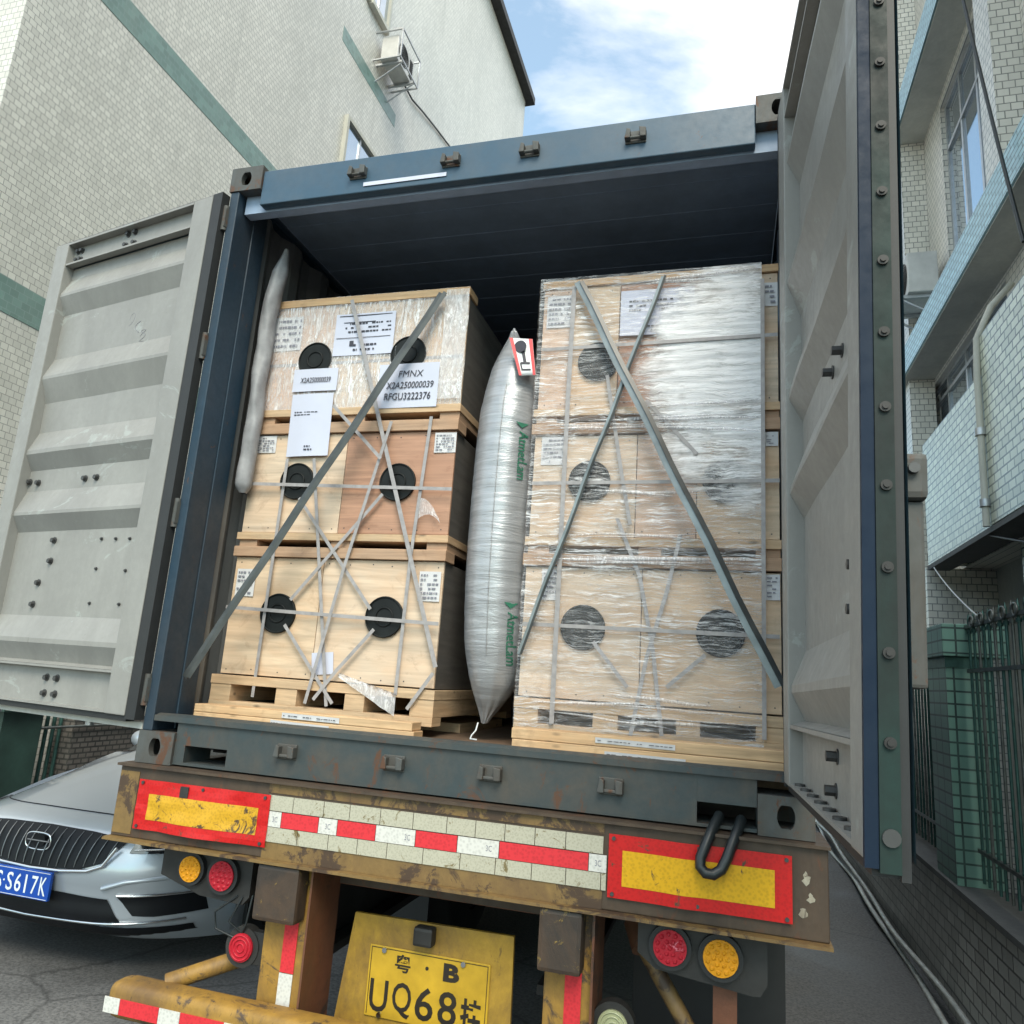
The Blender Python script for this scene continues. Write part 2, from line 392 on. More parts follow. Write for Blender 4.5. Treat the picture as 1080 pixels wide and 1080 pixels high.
def film_mat(name, streak, base=0.10, top=0.75, patch=None):
    t = NT(name)
    t.n.remove(t.b)
    g = t.pos()
    wob = t.noise(t.map((6, 6, 6), g), 1, 4, 0.6, 0.4, 'Color')
    v = t.map(streak, t.mix(0.045, g, wob, 'ADD'))
    n = t.noise(v, 1, 8, 0.74, 1.3)
    nb = t.noise(t.map((5, 5, 7), g), 1, 5, 0.6, 0.5)
    st = t.ramp(n, [(0.48, 0), (0.60, 1)])
    f = t.math('MULTIPLY', st, t.ramp(nb, [(0.35, 0.25), (0.65, 1)]))
    f = t.math('MULTIPLY', f, top)
    f = t.math('ADD', f, base)
    if patch:  # oval of extra white opacity, glare painted into the film
        (px, pz, rx, rz, s, add) = patch
        sp = t.n.new('ShaderNodeSeparateXYZ'); t.l.new(g, sp.inputs[0])
        dx = t.math('MULTIPLY', t.math('SUBTRACT', sp.outputs['X'], px), 1 / rx)
        dz = t.math('MULTIPLY', t.math('SUBTRACT', sp.outputs['Z'], pz), 1 / rz)
        d = t.math('ADD', t.math('MULTIPLY', dx, dx), t.math('MULTIPLY', dz, dz))
        d = t.math('ADD', d, t.math('MULTIPLY', t.math('SUBTRACT', nb, 0.5), 2.4))
        f = t.math('ADD', f, t.math('MULTIPLY', t.math('MULTIPLY', t.ramp(d, [(0.15, 1), (1.25, 0)]), t.ramp(n, [(0.30, 0.45), (0.55, 1)])), add))
    f = t.math('MINIMUM', f, 0.93)
    tr = t.n.new('ShaderNodeBsdfTransparent')
    tr.inputs[0].default_value = (0.97, 0.97, 0.98, 1)
    p = t.n.new('ShaderNodeBsdfPrincipled')
    p.inputs['Base Color'].default_value = (0.86, 0.86, 0.88, 1)
    p.inputs['Roughness'].default_value = 0.14
    p.inputs['Specular IOR Level'].default_value = 0.8
    b = t.n.new('ShaderNodeBump'); b.inputs['Strength'].default_value = 0.8; b.inputs['Distance'].default_value = 0.006
    t.l.new(n, b.inputs['Height']); t.l.new(b.outputs[0], p.inputs['Normal'])
    ms = t.n.new('ShaderNodeMixShader')
    t.l.new(f, ms.inputs[0]); t.l.new(tr.outputs[0], ms.inputs[1]); t.l.new(p.outputs[0], ms.inputs[2])
    t.l.new(ms.outputs[0], t.out.inputs['Surface'])
    return t.m
M['film'] = film_mat('stretch_film', (7.0, 7.0, 110), 0.07, 0.80, (0.98, 1.66, 0.35, 0.58, 0.3, 1.0))
M['filmv'] = film_mat('stretch_film_upright', (60, 60, 7), 0.24, 0.75)
M['filmscrap'] = film_mat('stretch_film_scrap', (60, 60, 20), 0.30, 0.7)

# ------------------------------------------------------------------ mesh helpers
class MB:
    def __init__(s): s.v, s.f, s.sm = [], [], []
    def add(s, vs, fs, smooth=False):
        o = len(s.v)
        s.v += [Vector(v) for v in vs]
        s.f += [[i + o for i in f] for f in fs]
        s.sm += [smooth] * len(fs)
        return s
    def box(s, x0, x1, y0, y1, z0, z1):
        return s.add([(x0, y0, z0), (x1, y0, z0), (x1, y1, z0), (x0, y1, z0), (x0, y0, z1), (x1, y0, z1), (x1, y1, z1), (x0, y1, z1)],
                     [(0, 3, 2, 1), (4, 5, 6, 7), (0, 1, 5, 4), (1, 2, 6, 5), (2, 3, 7, 6), (3, 0, 4, 7)])
    def cbox(s, x0, x1, y0, y1, z0, z1, c=0.005):
        # box with chamfered edges
        xs, ys, zs = (x0, x1), (y0, y1), (z0, z1)
        m2 = MB(); 
        import bmesh
        bm = bmesh.new()
        mt = MB().box(x0, x1, y0, y1, z0, z1)
        vv = [bm.verts.new(v) for v in mt.v]
        for f in mt.f: bm.faces.new([vv[i] for i in f])
        bmesh.ops.bevel(bm, geom=bm.edges[:], offset=c, segments=2, affect='EDGES', profile=0.6)
        bm.verts.index_update()
        s.add([v.co.copy() for v in bm.verts], [[v.index for v in f.verts] for f in bm.faces])
        bm.free()
        return s
    def prism(s, poly, axis, a, b):
        # poly: list of 2-D points in the two other axes (in x,y,z order)
        def P(p, t):
            return {'x': (t, p[0], p[1]), 'y': (p[0], t, p[1]), 'z': (p[0], p[1], t)}[axis]
        n = len(poly)
        s.add([P(p, a) for p in poly] + [P(p, b) for p in poly],
              [tuple(range(n)), tuple(range(2 * n - 1, n - 1, -1))] + [(i, (i + 1) % n, n + (i + 1) % n, n + i) for i in range(n)])
        return s
    def cyl(s, p0, p1, r, seg=20, r2=None, caps=True, smooth=True):
        p0, p1 = Vector(p0), Vector(p1)
        d = (p1 - p0).normalized()
        a = d.orthogonal().normalized(); b = d.cross(a)
        r2 = r if r2 is None else r2
        vs = [p0 + (a * math.cos(t) + b * math.sin(t)) * r for t in (2 * math.pi * i / seg for i in range(seg))]
        vs += [p1 + (a * math.cos(t) + b * math.sin(t)) * r2 for t in (2 * math.pi * i / seg for i in range(seg))]
        s.add(vs, [(i, (i + 1) % seg, seg + (i + 1) % seg, seg + i) for i in range(seg)], smooth)
        if caps:
            s.add(vs, [tuple(range(seg - 1, -1, -1)), tuple(range(seg, 2 * seg))])
        return s
    def tube(s, pts, r, seg=10):
        pts = [Vector(p) for p in pts]
        rings = []
        a = None
        for i, p in enumerate(pts):
            d = (pts[min(i + 1, len(pts) - 1)] - pts[max(i - 1, 0)]).normalized()
            a = d.orthogonal().normalized() if a is None else (a - d * a.dot(d)).normalized()
            b = d.cross(a)
            rings.append([p + (a * math.cos(t) + b * math.sin(t)) * r for t in (2 * math.pi * k / seg for k in range(seg))])
        vs = [v for q in rings for v in q]
        fs = []
        for i in range(len(rings) - 1):
            for k in range(seg):
                fs.append((i * seg + k, i * seg + (k + 1) % seg, (i + 1) * seg + (k + 1) % seg, (i + 1) * seg + k))
        s.add(vs, fs, True)
        s.add(vs, [tuple(range(seg - 1, -1, -1)), tuple((len(rings) - 1) * seg + k for k in range(seg))])
        return s
    def grid(s, fn, nu, nv, smooth=True, closed_u=False):
        vs = [fn(i / nu, j / nv) for j in range(nv + 1) for i in range(nu + (0 if closed_u else 1))]
        w = nu if closed_u else nu + 1
        fs = []
        for j in range(nv):
            for i in range(nu):
                i2 = (i + 1) % w if closed_u else i + 1
                fs.append((j * w + i, j * w + i2, (j + 1) * w + i2, (j + 1) * w + i))
        return s.add(vs, fs, smooth)
    def xform(s, fn):
        s.v = [Vector(fn(v)) for v in s.v]
        return s
    def build(s, name, mat, parent=None, bevel=0.0, solid=0.0):
        base = Vector((0, 0, 0))
        q = parent
        while q is not None:
            base += q.location
            q = q.parent
        me = bpy.data.meshes.new(name)
        me.from_pydata([v - base for v in s.v], [], s.f)
        me.polygons.foreach_set('use_smooth', s.sm)
        me.materials.append(M[mat] if isinstance(mat, str) else mat)
        import bmesh
        bm = bmesh.new(); bm.from_mesh(me)
        bmesh.ops.recalc_face_normals(bm, faces=bm.faces[:])
        bm.to_mesh(me); bm.free()
        me.update()
        o = bpy.data.objects.new(name, me)
        col.objects.link(o)
        if parent is not None: o.parent = parent
        if bevel:
            md = o.modifiers.new('bevel', 'BEVEL'); md.width = bevel; md.segments = 2; md.limit_method = 'ANGLE'
        if solid:
            md = o.modifiers.new('solid', 'SOLIDIFY'); md.thickness = solid; md.offset = 0
        return o

def tag(o, label, cat, group=None, kind=None):
    if label: o['label'] = label
    if cat: o['category'] = cat
    if group: o['group'] = group
    if kind: o['kind'] = kind
    return o
def thing(name, loc, label, cat, group=None):
    o = bpy.data.objects.new(name, None)
    o.empty_display_size = 0.1
    o.location = loc
    col.objects.link(o)
    return tag(o, label, cat, group)

def ribbon(pts, w, th=0.0015, nrm=(0, -1, 0)):
    """flat band of width w along pts, facing nrm"""
    mb = MB()
    n = Vector(nrm)
    pts = [Vector(p) for p in pts]
    L, Rr = [], []
    for i, p in enumerate(pts):
        d = (pts[min(i + 1, len(pts) - 1)] - pts[max(i - 1, 0)]).normalized()
        sd = d.cross(n).normalized() * (w / 2)
        L.append(p + sd); Rr.append(p - sd)
    k = len(pts)
    vs = [v + n * th for v in L] + [v + n * th for v in Rr] + L + Rr
    fs = []
    for i in range(k - 1):
        fs += [(i, i + 1, k + i + 1, k + i), (2 * k + i, 3 * k + i, 3 * k + i + 1, 2 * k + i + 1),
               (i, 2 * k + i, 2 * k + i + 1, i + 1), (k + i, k + i + 1, 3 * k + i + 1, 3 * k + i)]
    fs += [(0, k, 3 * k, 2 * k), (k - 1, 3 * k - 1, 4 * k - 1, 2 * k - 1)]
    return mb.add(vs, fs)

def text_obj(name, s, size, origin, xdir, ydir, mat, parent, extrude=0.0012, shear=0.0, bold=0.0, fit=None):
    """lettering as a mesh; origin = lower left, xdir/ydir unit directions; fit=(w,h) scales it to that box"""
    cu = bpy.data.curves.new(name, 'FONT')
    cu.body = s
    cu.size = 1.0
    cu.extrude = 0.0
    cu.offset = bold
    cu.shear = shear
    cu.resolution_u = 3
    tmp = bpy.data.objects.new(name + '_tmp', cu)
    col.objects.link(tmp)
    bpy.context.view_layer.update()
    dg = bpy.context.evaluated_depsgraph_get()
    me = bpy.data.meshes.new_from_object(tmp.evaluated_get(dg))
    vs = [v.co.copy() for v in me.vertices]
    fs = [list(p.vertices) for p in me.polygons]
    bpy.data.objects.remove(tmp); bpy.data.curves.remove(cu); bpy.data.meshes.remove(me)
    if not vs: return None
    x0, x1 = min(v.x for v in vs), max(v.x for v in vs)
    y0, y1 = min(v.y for v in vs), max(v.y for v in vs)
    if fit: sx, sy = fit[0] / (x1 - x0), fit[1] / (y1 - y0)
    else: sx = sy = size
    X, Y, O = Vector(xdir), Vector(ydir), Vector(origin)
    N = X.cross(Y)
    mb = MB()
    mb.add([O + X * (v.x - x0) * sx + Y * (v.y - y0) * sy + N * extrude for v in vs], fs)
    return mb.build(name, mat, parent)

XF, ZF = (1, 0, 0), (0, 0, 1)     # text facing -y

# ------------------------------------------------------------------ ground
g = MB()
g.add([(-300, -300, G), (300, -300, G), (300, 300, G), (-300, 300, G)], [(0, 1, 2, 3)])
tag(g.build('ground', 'ground'), None, None, kind='structure')

# ------------------------------------------------------------------ left building
LB = thing('tiled_building', (-8, 8.8, G), 'tall cream tiled building on the left with grey-green bands and a thin dark roof edge', 'building')
mb = MB().box(-14, -5, 1.52, 16.1, G, 17.4)
mb.build('wall', 'tilewall', LB)
MB().box(-5.4, -4.995, 1.515, 16.1, 3.16, 3.47).build('tile_band', 'bandgreen', LB)
MB().box(-5.4, -4.996, 1.516, 16.1, 6.64, 6.96).build('tile_band', 'bandgreen', LB)
MB().box(-5.4, -4.996, 6.3, 8.3, 10.15, 10.42).build('tile_band', 'bandgreen', LB)
MB().box(-14.2, -4.75, 1.3, 16.3, 17.4, 17.62).build('roof', 'dark', LB)
# small deep windows
def left_window(y0, y1, z0, z1):
    fr = MB()
    fr.box(-5.0, -4.93, y0 - 0.06, y0, z0 - 0.06, z1 + 0.06).box(-5.0, -4.93, y1, y1 + 0.06, z0 - 0.06, z1 + 0.06)
    fr.box(-5.0, -4.93, y0, y1, z1, z1 + 0.06).box(-5.0, -4.90, y0, y1, z0 - 0.08, z0)
    w = fr.build('window', 'plaster', LB)
    MB().box(-5.0, -4.985, y0, y1, z0, z1).build('pane', 'glass', w)
    MB().box(-4.985, -4.965, (y0 + y1) / 2 - 0.02, (y0 + y1) / 2 + 0.02, z0, z1).build('mullion', 'alu', w)
left_window(6.72, 7.62, 7.6, 9.0)
left_window(6.9, 7.55, 11.55, 13.0)
left_window(10.5, 11.4, 7.6, 9.0)
left_window(12.8, 13.6, 3.9, 5.3)
LB2 = thing('utility_cable', (-4.96, 9.5, 10.8), 'thin black cable drooping down the cream tiled wall beneath the air conditioner', 'cable')
pts = [(-4.97, 8.35, 11.2), (-4.96, 8.8, 11.18), (-4.96, 9.3, 11.33), (-4.97, 10.0, 11.52), (-4.97, 10.8, 11.70), (-4.97, 12.5, 12.0)]
MB().tube(pts, 0.018, 6).build('cable_run', 'hose', LB2)
# air conditioner on a bracket cage
def aircon(name, x, y0, y1, z0, z1, side, label, cage=True, grp='air conditioners on the walls'):
    d = 0.32 * side
    A = thing(name, (x, (y0 + y1) / 2, z0), label, 'air conditioner', grp)
    xa, xb = sorted((x + 0.10 * side, x + 0.10 * side + d))
    b = MB().cbox(xa, xb, y0, y1, z0, z1, 0.015)
    body = b.build('casing', 'acwhite', A)
    fx = xb + 0.004 if side > 0 else xa - 0.004
    cy = y0 + (y1 - y0) * 0.36; cz = (z0 + z1) / 2; r = (z1 - z0) * 0.40
    gr = MB()
    for k in range(6):
        rr = r * (k + 1) / 6
        n = 28
        gr.tube([(fx, cy + rr * math.cos(2 * math.pi * i / n), cz + rr * math.sin(2 * math.pi * i / n)) for i in range(n + 1)], 0.006, 5)
    for k in range(8):
        a = math.pi * k / 8
        gr.cyl((fx, cy - r * math.cos(a), cz - r * math.sin(a)), (fx, cy + r * math.cos(a), cz + r * math.sin(a)), 0.004, 5)
    gr.build('fan_grille', 'dark', body)
    lv = MB()
    for k in range(9):
        z = z0 + 0.06 + k * (z1 - z0 - 0.12) / 9
        lv.box(min(fx, fx + 0.006 * side), max(fx, fx + 0.006 * side), y0 + (y1 - y0) * 0.74, y1 - 0.05, z, z + 0.02)
    lv.build('louvre', 'dark', body)
    br = MB()
    x2 = x + 0.5 * side
    for y in (y0 + 0.08, y1 - 0.08):
        br.box(min(x, x2), max(x, x2), y - 0.02, y + 0.02, z0 - 0.045, z0 - 0.003)
        br.cyl((x, y, z0 - 0.35), (x2, y, z0 - 0.04), 0.014, 6)
        if not cage:
            br.build('bracket', 'alu', A); br = MB()
    if cage:
        for z in (z0 - 0.03, z1 + 0.05):
            br.box(min(x2, x2 + 0.02 * side), max(x2, x2 + 0.02 * side), y0 - 0.05, y1 + 0.05, z - 0.012, z + 0.012)
            for y in (y0 - 0.05, y1 + 0.05):
                br.box(min(x, x2), max(x, x2), y - 0.012, y + 0.012, z - 0.012, z + 0.012)
        for y in (y0 - 0.05, y1 + 0.05):
            br.box(min(x2, x2 + 0.02 * side), max(x2, x2 + 0.02 * side), y - 0.012, y + 0.012, z0 - 0.03, z1 + 0.05)
    if cage: br.build('bracket', 'alu', A)
    ps = [(x + 0.2 * side, y1 - 0.1, z1), (x + 0.15 * side, y1 + 0.12, z1 + 0.22), (x + 0.03 * side, y1 + 0.15, z1 + 0.35), (x + 0.01 * side, y1 + 0.15, z1 + 0.6)]
    MB().tube(ps, 0.02, 7).build('hose', 'pvc', A)
    return A
aircon('air_conditioner', -5.0, 7.35, 8.0, 10.72, 11.2, 1, 'white air conditioner in a metal cage high on the left building wall')

# boundary wall and railing behind the car, at the foot of the left building
GF = thing('garden_fence', (-4.6, 4, G), 'dark green railing between a green pillar and a brown tiled wall behind the silver car', 'fence')
MB().box(-4.75, -4.45, 2.25, 2.62, G, -0.12).cbox(-4.80, -4.40, 2.20, 2.67, -0.12, 0.0, 0.01).build('pillar', 'darkgreen', GF)
MB().box(-4.7, -4.5, 3.0, 9.0, G, -0.20).build('low_wall', 'darktile', GF)
MB().box(-4.7, -4.5, 2.63, 2.995, G, -0.85).build('low_wall', 'darktile', GF)
for k in range(5):
    y = 2.67 + k * 0.07
    MB().cyl((-4.6, y, -0.9), (-4.6, y, -0.15), 0.016, 8).build('bar', 'iron', GF)
MB().cyl((-4.47, 2.63, -0.26), (-4.47, 6, -0.26), 0.012, 8).build('rail', 'ironrail', GF)

# ------------------------------------------------------------------ right building
RB = thing('apartment_building', (6, 5, G), 'apartment building on the right with pale teal tiled ledges, recessed windows and a tiled balcony', 'building')
XW = 3.36
MB().box(XW + 0.30, 9, -3, 16, G, 13).build('wall', 'plaster', RB)
# tiled wall pieces with real window openings
def wall_strip(y0, y1, z0, z1, wins, mat='tilewhite'):
    mb = MB()
    ys = y0
    for (a, b, c, d) in sorted(wins):
        if a > ys: mb.box(XW, XW + 0.30, ys, a, z0, z1)
        mb.box(XW, XW + 0.30, a, b, z0, c)
        mb.box(XW, XW + 0.30, a, b, d, z1)
        ys = b
    mb.box(XW, XW + 0.30, ys, y1, z0, z1)
    mb.build('wall', mat, RB)
def window(a, b, c, d, n=3):
    fr = MB()
    x0, x1 = XW + 0.05, XW + 0.10
    fr.box(x0, x1, a, b, c, c + 0.05).box(x0, x1, a, b, d - 0.05, d)
    for k in range(n + 1):
        y = a + (b - a - 0.05) * k / n
        fr.box(x0, x1, y, y + 0.05, c + 0.05, d - 0.05)
    fr.box(x0 - 0.005, x1 + 0.005, a + 0.05, b - 0.05, c + (d - c) * 0.72, c + (d - c) * 0.72 + 0.045)
    w = fr.build('window', 'alu', RB)
    MB().box(x0 + 0.02, x0 + 0.03, a, b, c, d).build('pane', 'glass', w)
    MB().box(XW + 0.02, XW + 0.30, a, b, c - 0.03, c).build('sill', 'plaster', w)
# ledge levels (underside z)
w1 = [(4.5, 6.15, 5.15, 7.35), (0.8, 3.2, 5.15, 7.35), (8.4, 10.2, 5.15, 7.35)]
w2 = [(4.55, 7.4, 3.35, 4.20), (0.6, 3.4, 3.35, 4.20), (9.0, 11.2, 3.0, 4.20)]
w3 = [(4.6, 5.75, 8.9, 10.6), (8.4, 10.2, 8.9, 10.6)]
wall_strip(-3, 16, 4.62, 7.5, w1)
wall_strip(-3, 16, 1.85, 4.28, w2)
wall_strip(-3, 16, 7.88, 13, w3)
for w in (w1, w3):
    for q in w: window(*q)
for q in w2: window(*q, n=4)
MB().box(3.0, XW + 0.30, -3, 16, 7.5, 7.88).build('ledge', 'tileteal', RB)
MB().box(3.0, XW + 0.30, -3, 16, 4.28, 4.62).build('ledge', 'tileteal', RB)
MB().box(3.02, XW + 0.299, -2.9, 15.9, 7.485, 7.4985).build('soffit', 'plaster', RB)
MB().box(3.02, XW + 0.299, -2.9, 15.9, 4.265, 4.2785).build('soffit', 'plaster', RB)
# projecting piers
for (y, zt, zb) in ((6.05, 7.48, 4.62), (6.15, 4.26, 1.85), (11.4, 7.48, 4.62), (11.4, 4.26, 1.85), (6.1, 13, 7.88), (11.4, 13, 7.88)):
    MB().box(3.08, XW - 0.002, y + 0.85, y + 1.2, zb, zt).build('pier', 'tilewhite', RB)
for (y, zt, zb) in ((2.2, 7.48, 4.62), (2.2, 4.26, 1.85), (3.75, 7.48, 4.62)):
    MB().box(3.12, XW - 0.002, y, y + 0.35, zb, zt).build('pier', 'tilewhite', RB)
# balcony with tiled parapet
MB().box(3.0, 3.14, 4.16, 6.2, 1.85, 3.17).box(2.985, 3.14, -3, 4.159, 1.85, 3.46).box(3.141, XW - 0.001, 6.06, 6.199, 1.85, 3.17).build('balcony_parapet', 'tilebalc', RB)
MB().box(3.142, XW - 0.002, -3, 6.05, 1.86, 1.98).build('balcony_floor', 'plasterdark', RB)
MB().box(2.99, 3.20, -3, 6.21, 1.80, 1.845).build('balcony_edge', 'plasterdark', RB)
# deep porch under the balcony: set-back ground floor and slab
MB().box(3.0, 3.659, 6.3, 16, G, 1.84).build('wall', 'tilewhite', RB)
MB().box(3.45, 3.655, -3, 4.8, G, 1.79).build('wall', 'darktile', RB)
MB().box(3.30, 3.449, 4.3, 4.5, G, 1.79).build('pier', 'tilebalc', RB)
MB().box(3.415, 3.449, 1.6, 3.6, -0.2, 1.05).build('grille_window', 'carglass', RB)
MB().box(3.35, 3.449, -3, 4.29, 1.10, 1.18).build('string_course', 'plaster', RB)

PP = thing('drain_pipe', (2.96, 4.15, 1.8), 'grey vertical drain pipe fixed to the tiled balcony front', 'pipe')
MB().tube([(3.30, 4.25, 4.0), (3.1, 4.15, 3.75), (2.97, 4.13, 3.45), (2.955, 4.13, 3.1), (2.955, 4.15, 1.84)], 0.028, 10).build('pipe_run', 'plaster', PP)
MB().cyl((2.955, 4.14, 2.6), (2.955, 4.14, 2.66), 0.045, 12).build('pipe_clamp', 'alu', PP)
MB().cyl((2.955, 4.145, 2.0), (2.955, 4.145, 2.06), 0.045, 12).build('pipe_clamp', 'alu', PP)
aircon('air_conditioner', XW, 6.2, 6.85, 5.02, 5.52, -1, 'white air conditioner on the right building, mounted just above the lower teal ledge', cage=False)
aircon('air_conditioner', 3.06, 9.6, 10.4, 4.75, 5.3, -1, 'distant air conditioner beside the right container door, partly hidden by it', cage=False)

def cable(name, pts, r, label, mat='hose'):
    c = MB().tube(pts, r, 6).build(name, mat)
    return tag(c, label, 'cable')
def sag(a, b, s, n=10):
    a, b = Vector(a), Vector(b)
    return [a.lerp(b, t / n) + Vector((0, 0, -s * 4 * (t / n) * (1 - t / n))) for t in range(n + 1)]
cable('hanging_cable', sag((2.93, 4.45, 9.5), (2.93, 2.9, 3.6), 0.25), 0.014, 'black cable hanging in front of the teal ledges of the right building')
cable('hanging_cable', sag((3.02, 4.3, 1.80), (3.25, 1.6, 1.2), 0.05), 0.010, 'dark cable running from the drain pipe foot under the balcony')
cable('hanging_cable', sag((2.98, 5.9, 1.78), (2.4, 2.55, 0.95), 0.03), 0.006, 'thin pale wire from the balcony corner down to the green pillar', 'pvc')

# fence along the right side
def iron_panel(root, y0, y1, x=2.30, z0=-0.50, z1=0.86, tops=True):
    n = int((y1 - y0) / 0.085)
    for k in range(n):
        y = y0 + 0.045 + (y1 - y0 - 0.09) * k / max(n - 1, 1)
        b = MB().cyl((x, y, z0), (x, y, z1 + 0.045), 0.008, 8)
        b.cyl((x, y, z1 + 0.045), (x, y, z1 + 0.085), 0.0095, 8, 0.001)
        b.cyl((x, y, z1 - 0.03), (x, y, z1 - 0.01), 0.014, 8)
        b.build('bar', 'ironrail' if k % 3 == 0 else 'iron', root)
    for z in (z1 + 0.01, 0.62, -0.34):
        MB().box(x - 0.012, x + 0.012, y0, y1, z - 0.010, z + 0.010).build('rail', 'ironrail', root)
    sc = MB()
    for k in range(int((y1 - y0) / 0.17)):
        y = y0 + 0.09 + k * 0.17
        sc.tube([(x - 0.016, y + 0.035 * math.cos(a), z1 + 0.03 + 0.03 * math.sin(a)) for a in (i * math.pi / 6 for i in range(13))], 0.006, 6)
    sc.build('scrollwork', 'ironrail', root)
RF = thing('iron_fence', (2.3, 2.5, G), 'green iron fence with pointed bars on a low grey tiled wall beside the right building', 'fence')
MB().box(2.20, 2.42, -3.0, 14, G, -0.585).build('low_wall', 'lowwall', RF)
MB().box(2.18, 2.44, -3.0, 14, -0.582, -0.55).build('coping', 'plasterdark', RF)
iron_panel(RF, 3.0, 6.3)
iron_panel(RF, -0.2, 2.42)
RP = thing('gate_pillar', (2.3, 2.7, -0.55), 'green tiled square pillar with a wider cap, standing in the iron fence', 'pillar')
MB().box(2.20, 2.44, 2.50, 2.92, -0.548, 0.70).build('shaft', 'pillargreen', RP)
MB().cbox(2.17, 2.50, 2.42, 2.98, 0.702, 0.89, 0.006).build('cap', 'pillargreen', RP)
MB().box(2.195, 2.445, 2.49, 2.93, 0.64, 0.70).build('moulding', 'iron', RP)
P2 = thing('gate_pillar', (2.3, 6.6, -0.55), 'second green tiled pillar, farther back along the iron fence', 'pillar')
MB().box(2.20, 2.44, 6.35, 6.77, -0.548, 0.70).build('shaft', 'pillargreen', P2)
MB().cbox(2.17, 2.50, 6.30, 6.82, 0.702, 0.89, 0.006).build('cap', 'pillargreen', P2)
# things behind the fence
TK = thing('water_tank', (2.95, 1.3, G), 'rounded teal tank standing behind the iron fence', 'tank')
MB().grid(lambda u, v: (2.98 + 0.22 * (1 - v ** 6) * math.cos(2 * math.pi * u), 1.2 + 0.55 * (1 - v ** 6) * math.sin(2 * math.pi * u), -1.2 + 1.72 * v), 30, 16, True, True).build('tank_shell', plain('teal_tank', (0.05, 0.15, 0.15), 0.4), TK)
MB().cyl((2.98, 1.2, 0.5), (2.98, 1.2, 0.56), 0.12, 20).build('lid', 'dark', TK)
# conduits along the wall foot
for (x, z, r, lb) in ((2.14, G + 0.10, 0.016, 'upper one of two pale conduits running along the foot of the low wall'), (2.12, G + 0.03, 0.018, 'lower one of two pale conduits running along the foot of the low wall')):
    pts = [(x + 0.018 * math.sin(y * 2.3 + z * 30), y, z + 0.025 * math.sin(y * 1.5 + z * 50)) for y in [i * 0.3 - 1 for i in range(46)]]
    tag(MB().tube(pts, r, 8).build('conduit', 'pvc'), lb, 'pipe', 'conduits along the wall foot')

# ------------------------------------------------------------------ container
SC = thing('shipping_container', (0, 6, 0), 'dark blue shipping container with both grey rear doors swung open, loaded on the trailer', 'container')
Lc = 12.1
def casting(sx, y0, z0):
    # hollow corner block with an oval end hole and a side hole, rear face at y0
    x0, x1 = (-1.219, -1.057) if sx < 0 else (1.057, 1.219)
    y1 = y0 + 0.178
    z1 = z0 + 0.118
    mb = MB()
    t = 0.026
    cx, cz = (x0 + x1) / 2, (z0 + z1) / 2
    def ring(yv, rev):
        n = 32
        outer, inner = [], []
        for i in range(n):
            a = 2 * math.pi * (i + 0.5) / n
            c, s_ = math.cos(a), math.sin(a)
            k = min((x1 - x0) / 2 / max(abs(c), 1e-6), (z1 - z0) / 2 / max(abs(s_), 1e-6))
            outer.append((cx + c * k, yv, cz + s_ * k))
            inner.append((cx + 0.026 * c, yv, cz + 0.038 * s_))
        return outer, inner
    o, i_ = ring(y0, 0)
    n = len(o)
    deep = [(p[0], y0 + t, p[2]) for p in i_]
    mb.add(o + i_ + deep, [(k, (k + 1) % n, n + (k + 1) % n, n + k) for k in range(n)] + [(n + k, n + (k + 1) % n, 2 * n + (k + 1) % n, 2 * n + k) for k in range(n)])
    # shell sides (a tiny bit inside the ring rim)
    mb.box(x0, x0 + t, y0 + 0.0005, y1, z0, z1).box(x1 - t, x1, y0 + 0.0005, y1, z0, z1)
    mb.box(x0 + t, x1 - t, y0 + 0.0005, y1, z0, z0 + t).box(x0 + t, x1 - t, y0 + 0.0005, y1, z1 - t, z1)
    mb.box(x0 + t, x1 - t, y1 - t, y1, z0 + t, z1 - t)
    return mb
for sx in (-1, 1):
    for z0 in (0, 2.473):
        casting(sx, 0, z0).build('corner_casting', 'casting', SC)
        casting(sx, Lc - 0.178, z0).build('corner_casting', 'casting', SC)
# rear posts: outer channel and inner J section
for sx in (-1, 1):
    mb = MB()
    a, b = sorted((sx * 1.213, sx * 1.168))
    mb.box(a, b, 0.006, 0.13, 0.118, 2.473)
    a, b = sorted((sx * 1.2125, sx * 1.163))
    mb.box(a, b, 0.1301, 0.225, 0.118, 2.473)
    po = mb.build('corner_post', 'blue', SC, bevel=0.004)
# header with its underside lip
hd = MB()
hd.prism([(0.010, 2.395), (0.010, 2.565), (0.10, 2.575), (0.18, 2.575), (0.18, 2.50), (0.05, 2.50), (0.05, 2.395)], 'x', -1.056, 1.056)
hdr = hd.build('door_header', 'header', SC, bevel=0.004)
MB().box(-1.16, 1.16, 0.052, 0.10, 2.385, 2.498).build('header_lip', 'inner', hdr)
def keeper(x, z, par, y=0.01):
    mb = MB()
    for s in (-1, 1):
        mb.prism([(x + s * 0.030 - 0.011, z - 0.018), (x + s * 0.030 + 0.011, z - 0.018), (x + s * 0.030 + 0.011, z + 0.020), (x + s * 0.024 - 0.009, z + 0.026)], 'y', y - 0.032, y)
    mb.box(x - 0.040, x + 0.040, y - 0.006, y, z - 0.026, z + 0.028)
    mb.cyl((x - 0.04, y - 0.018, z - 0.012), (x + 0.04, y - 0.018, z - 0.012), 0.007, 8)
    mb.build('cam_keeper', 'casting', par, bevel=0.003)
for x in (-0.575, -0.148, 0.19, 0.614): keeper(x, 2.485, hdr)
MB().box(-0.545, -0.165, 0.0055, 0.0075, 2.420, 2.438).build('tape_strip', 'paper', hdr)
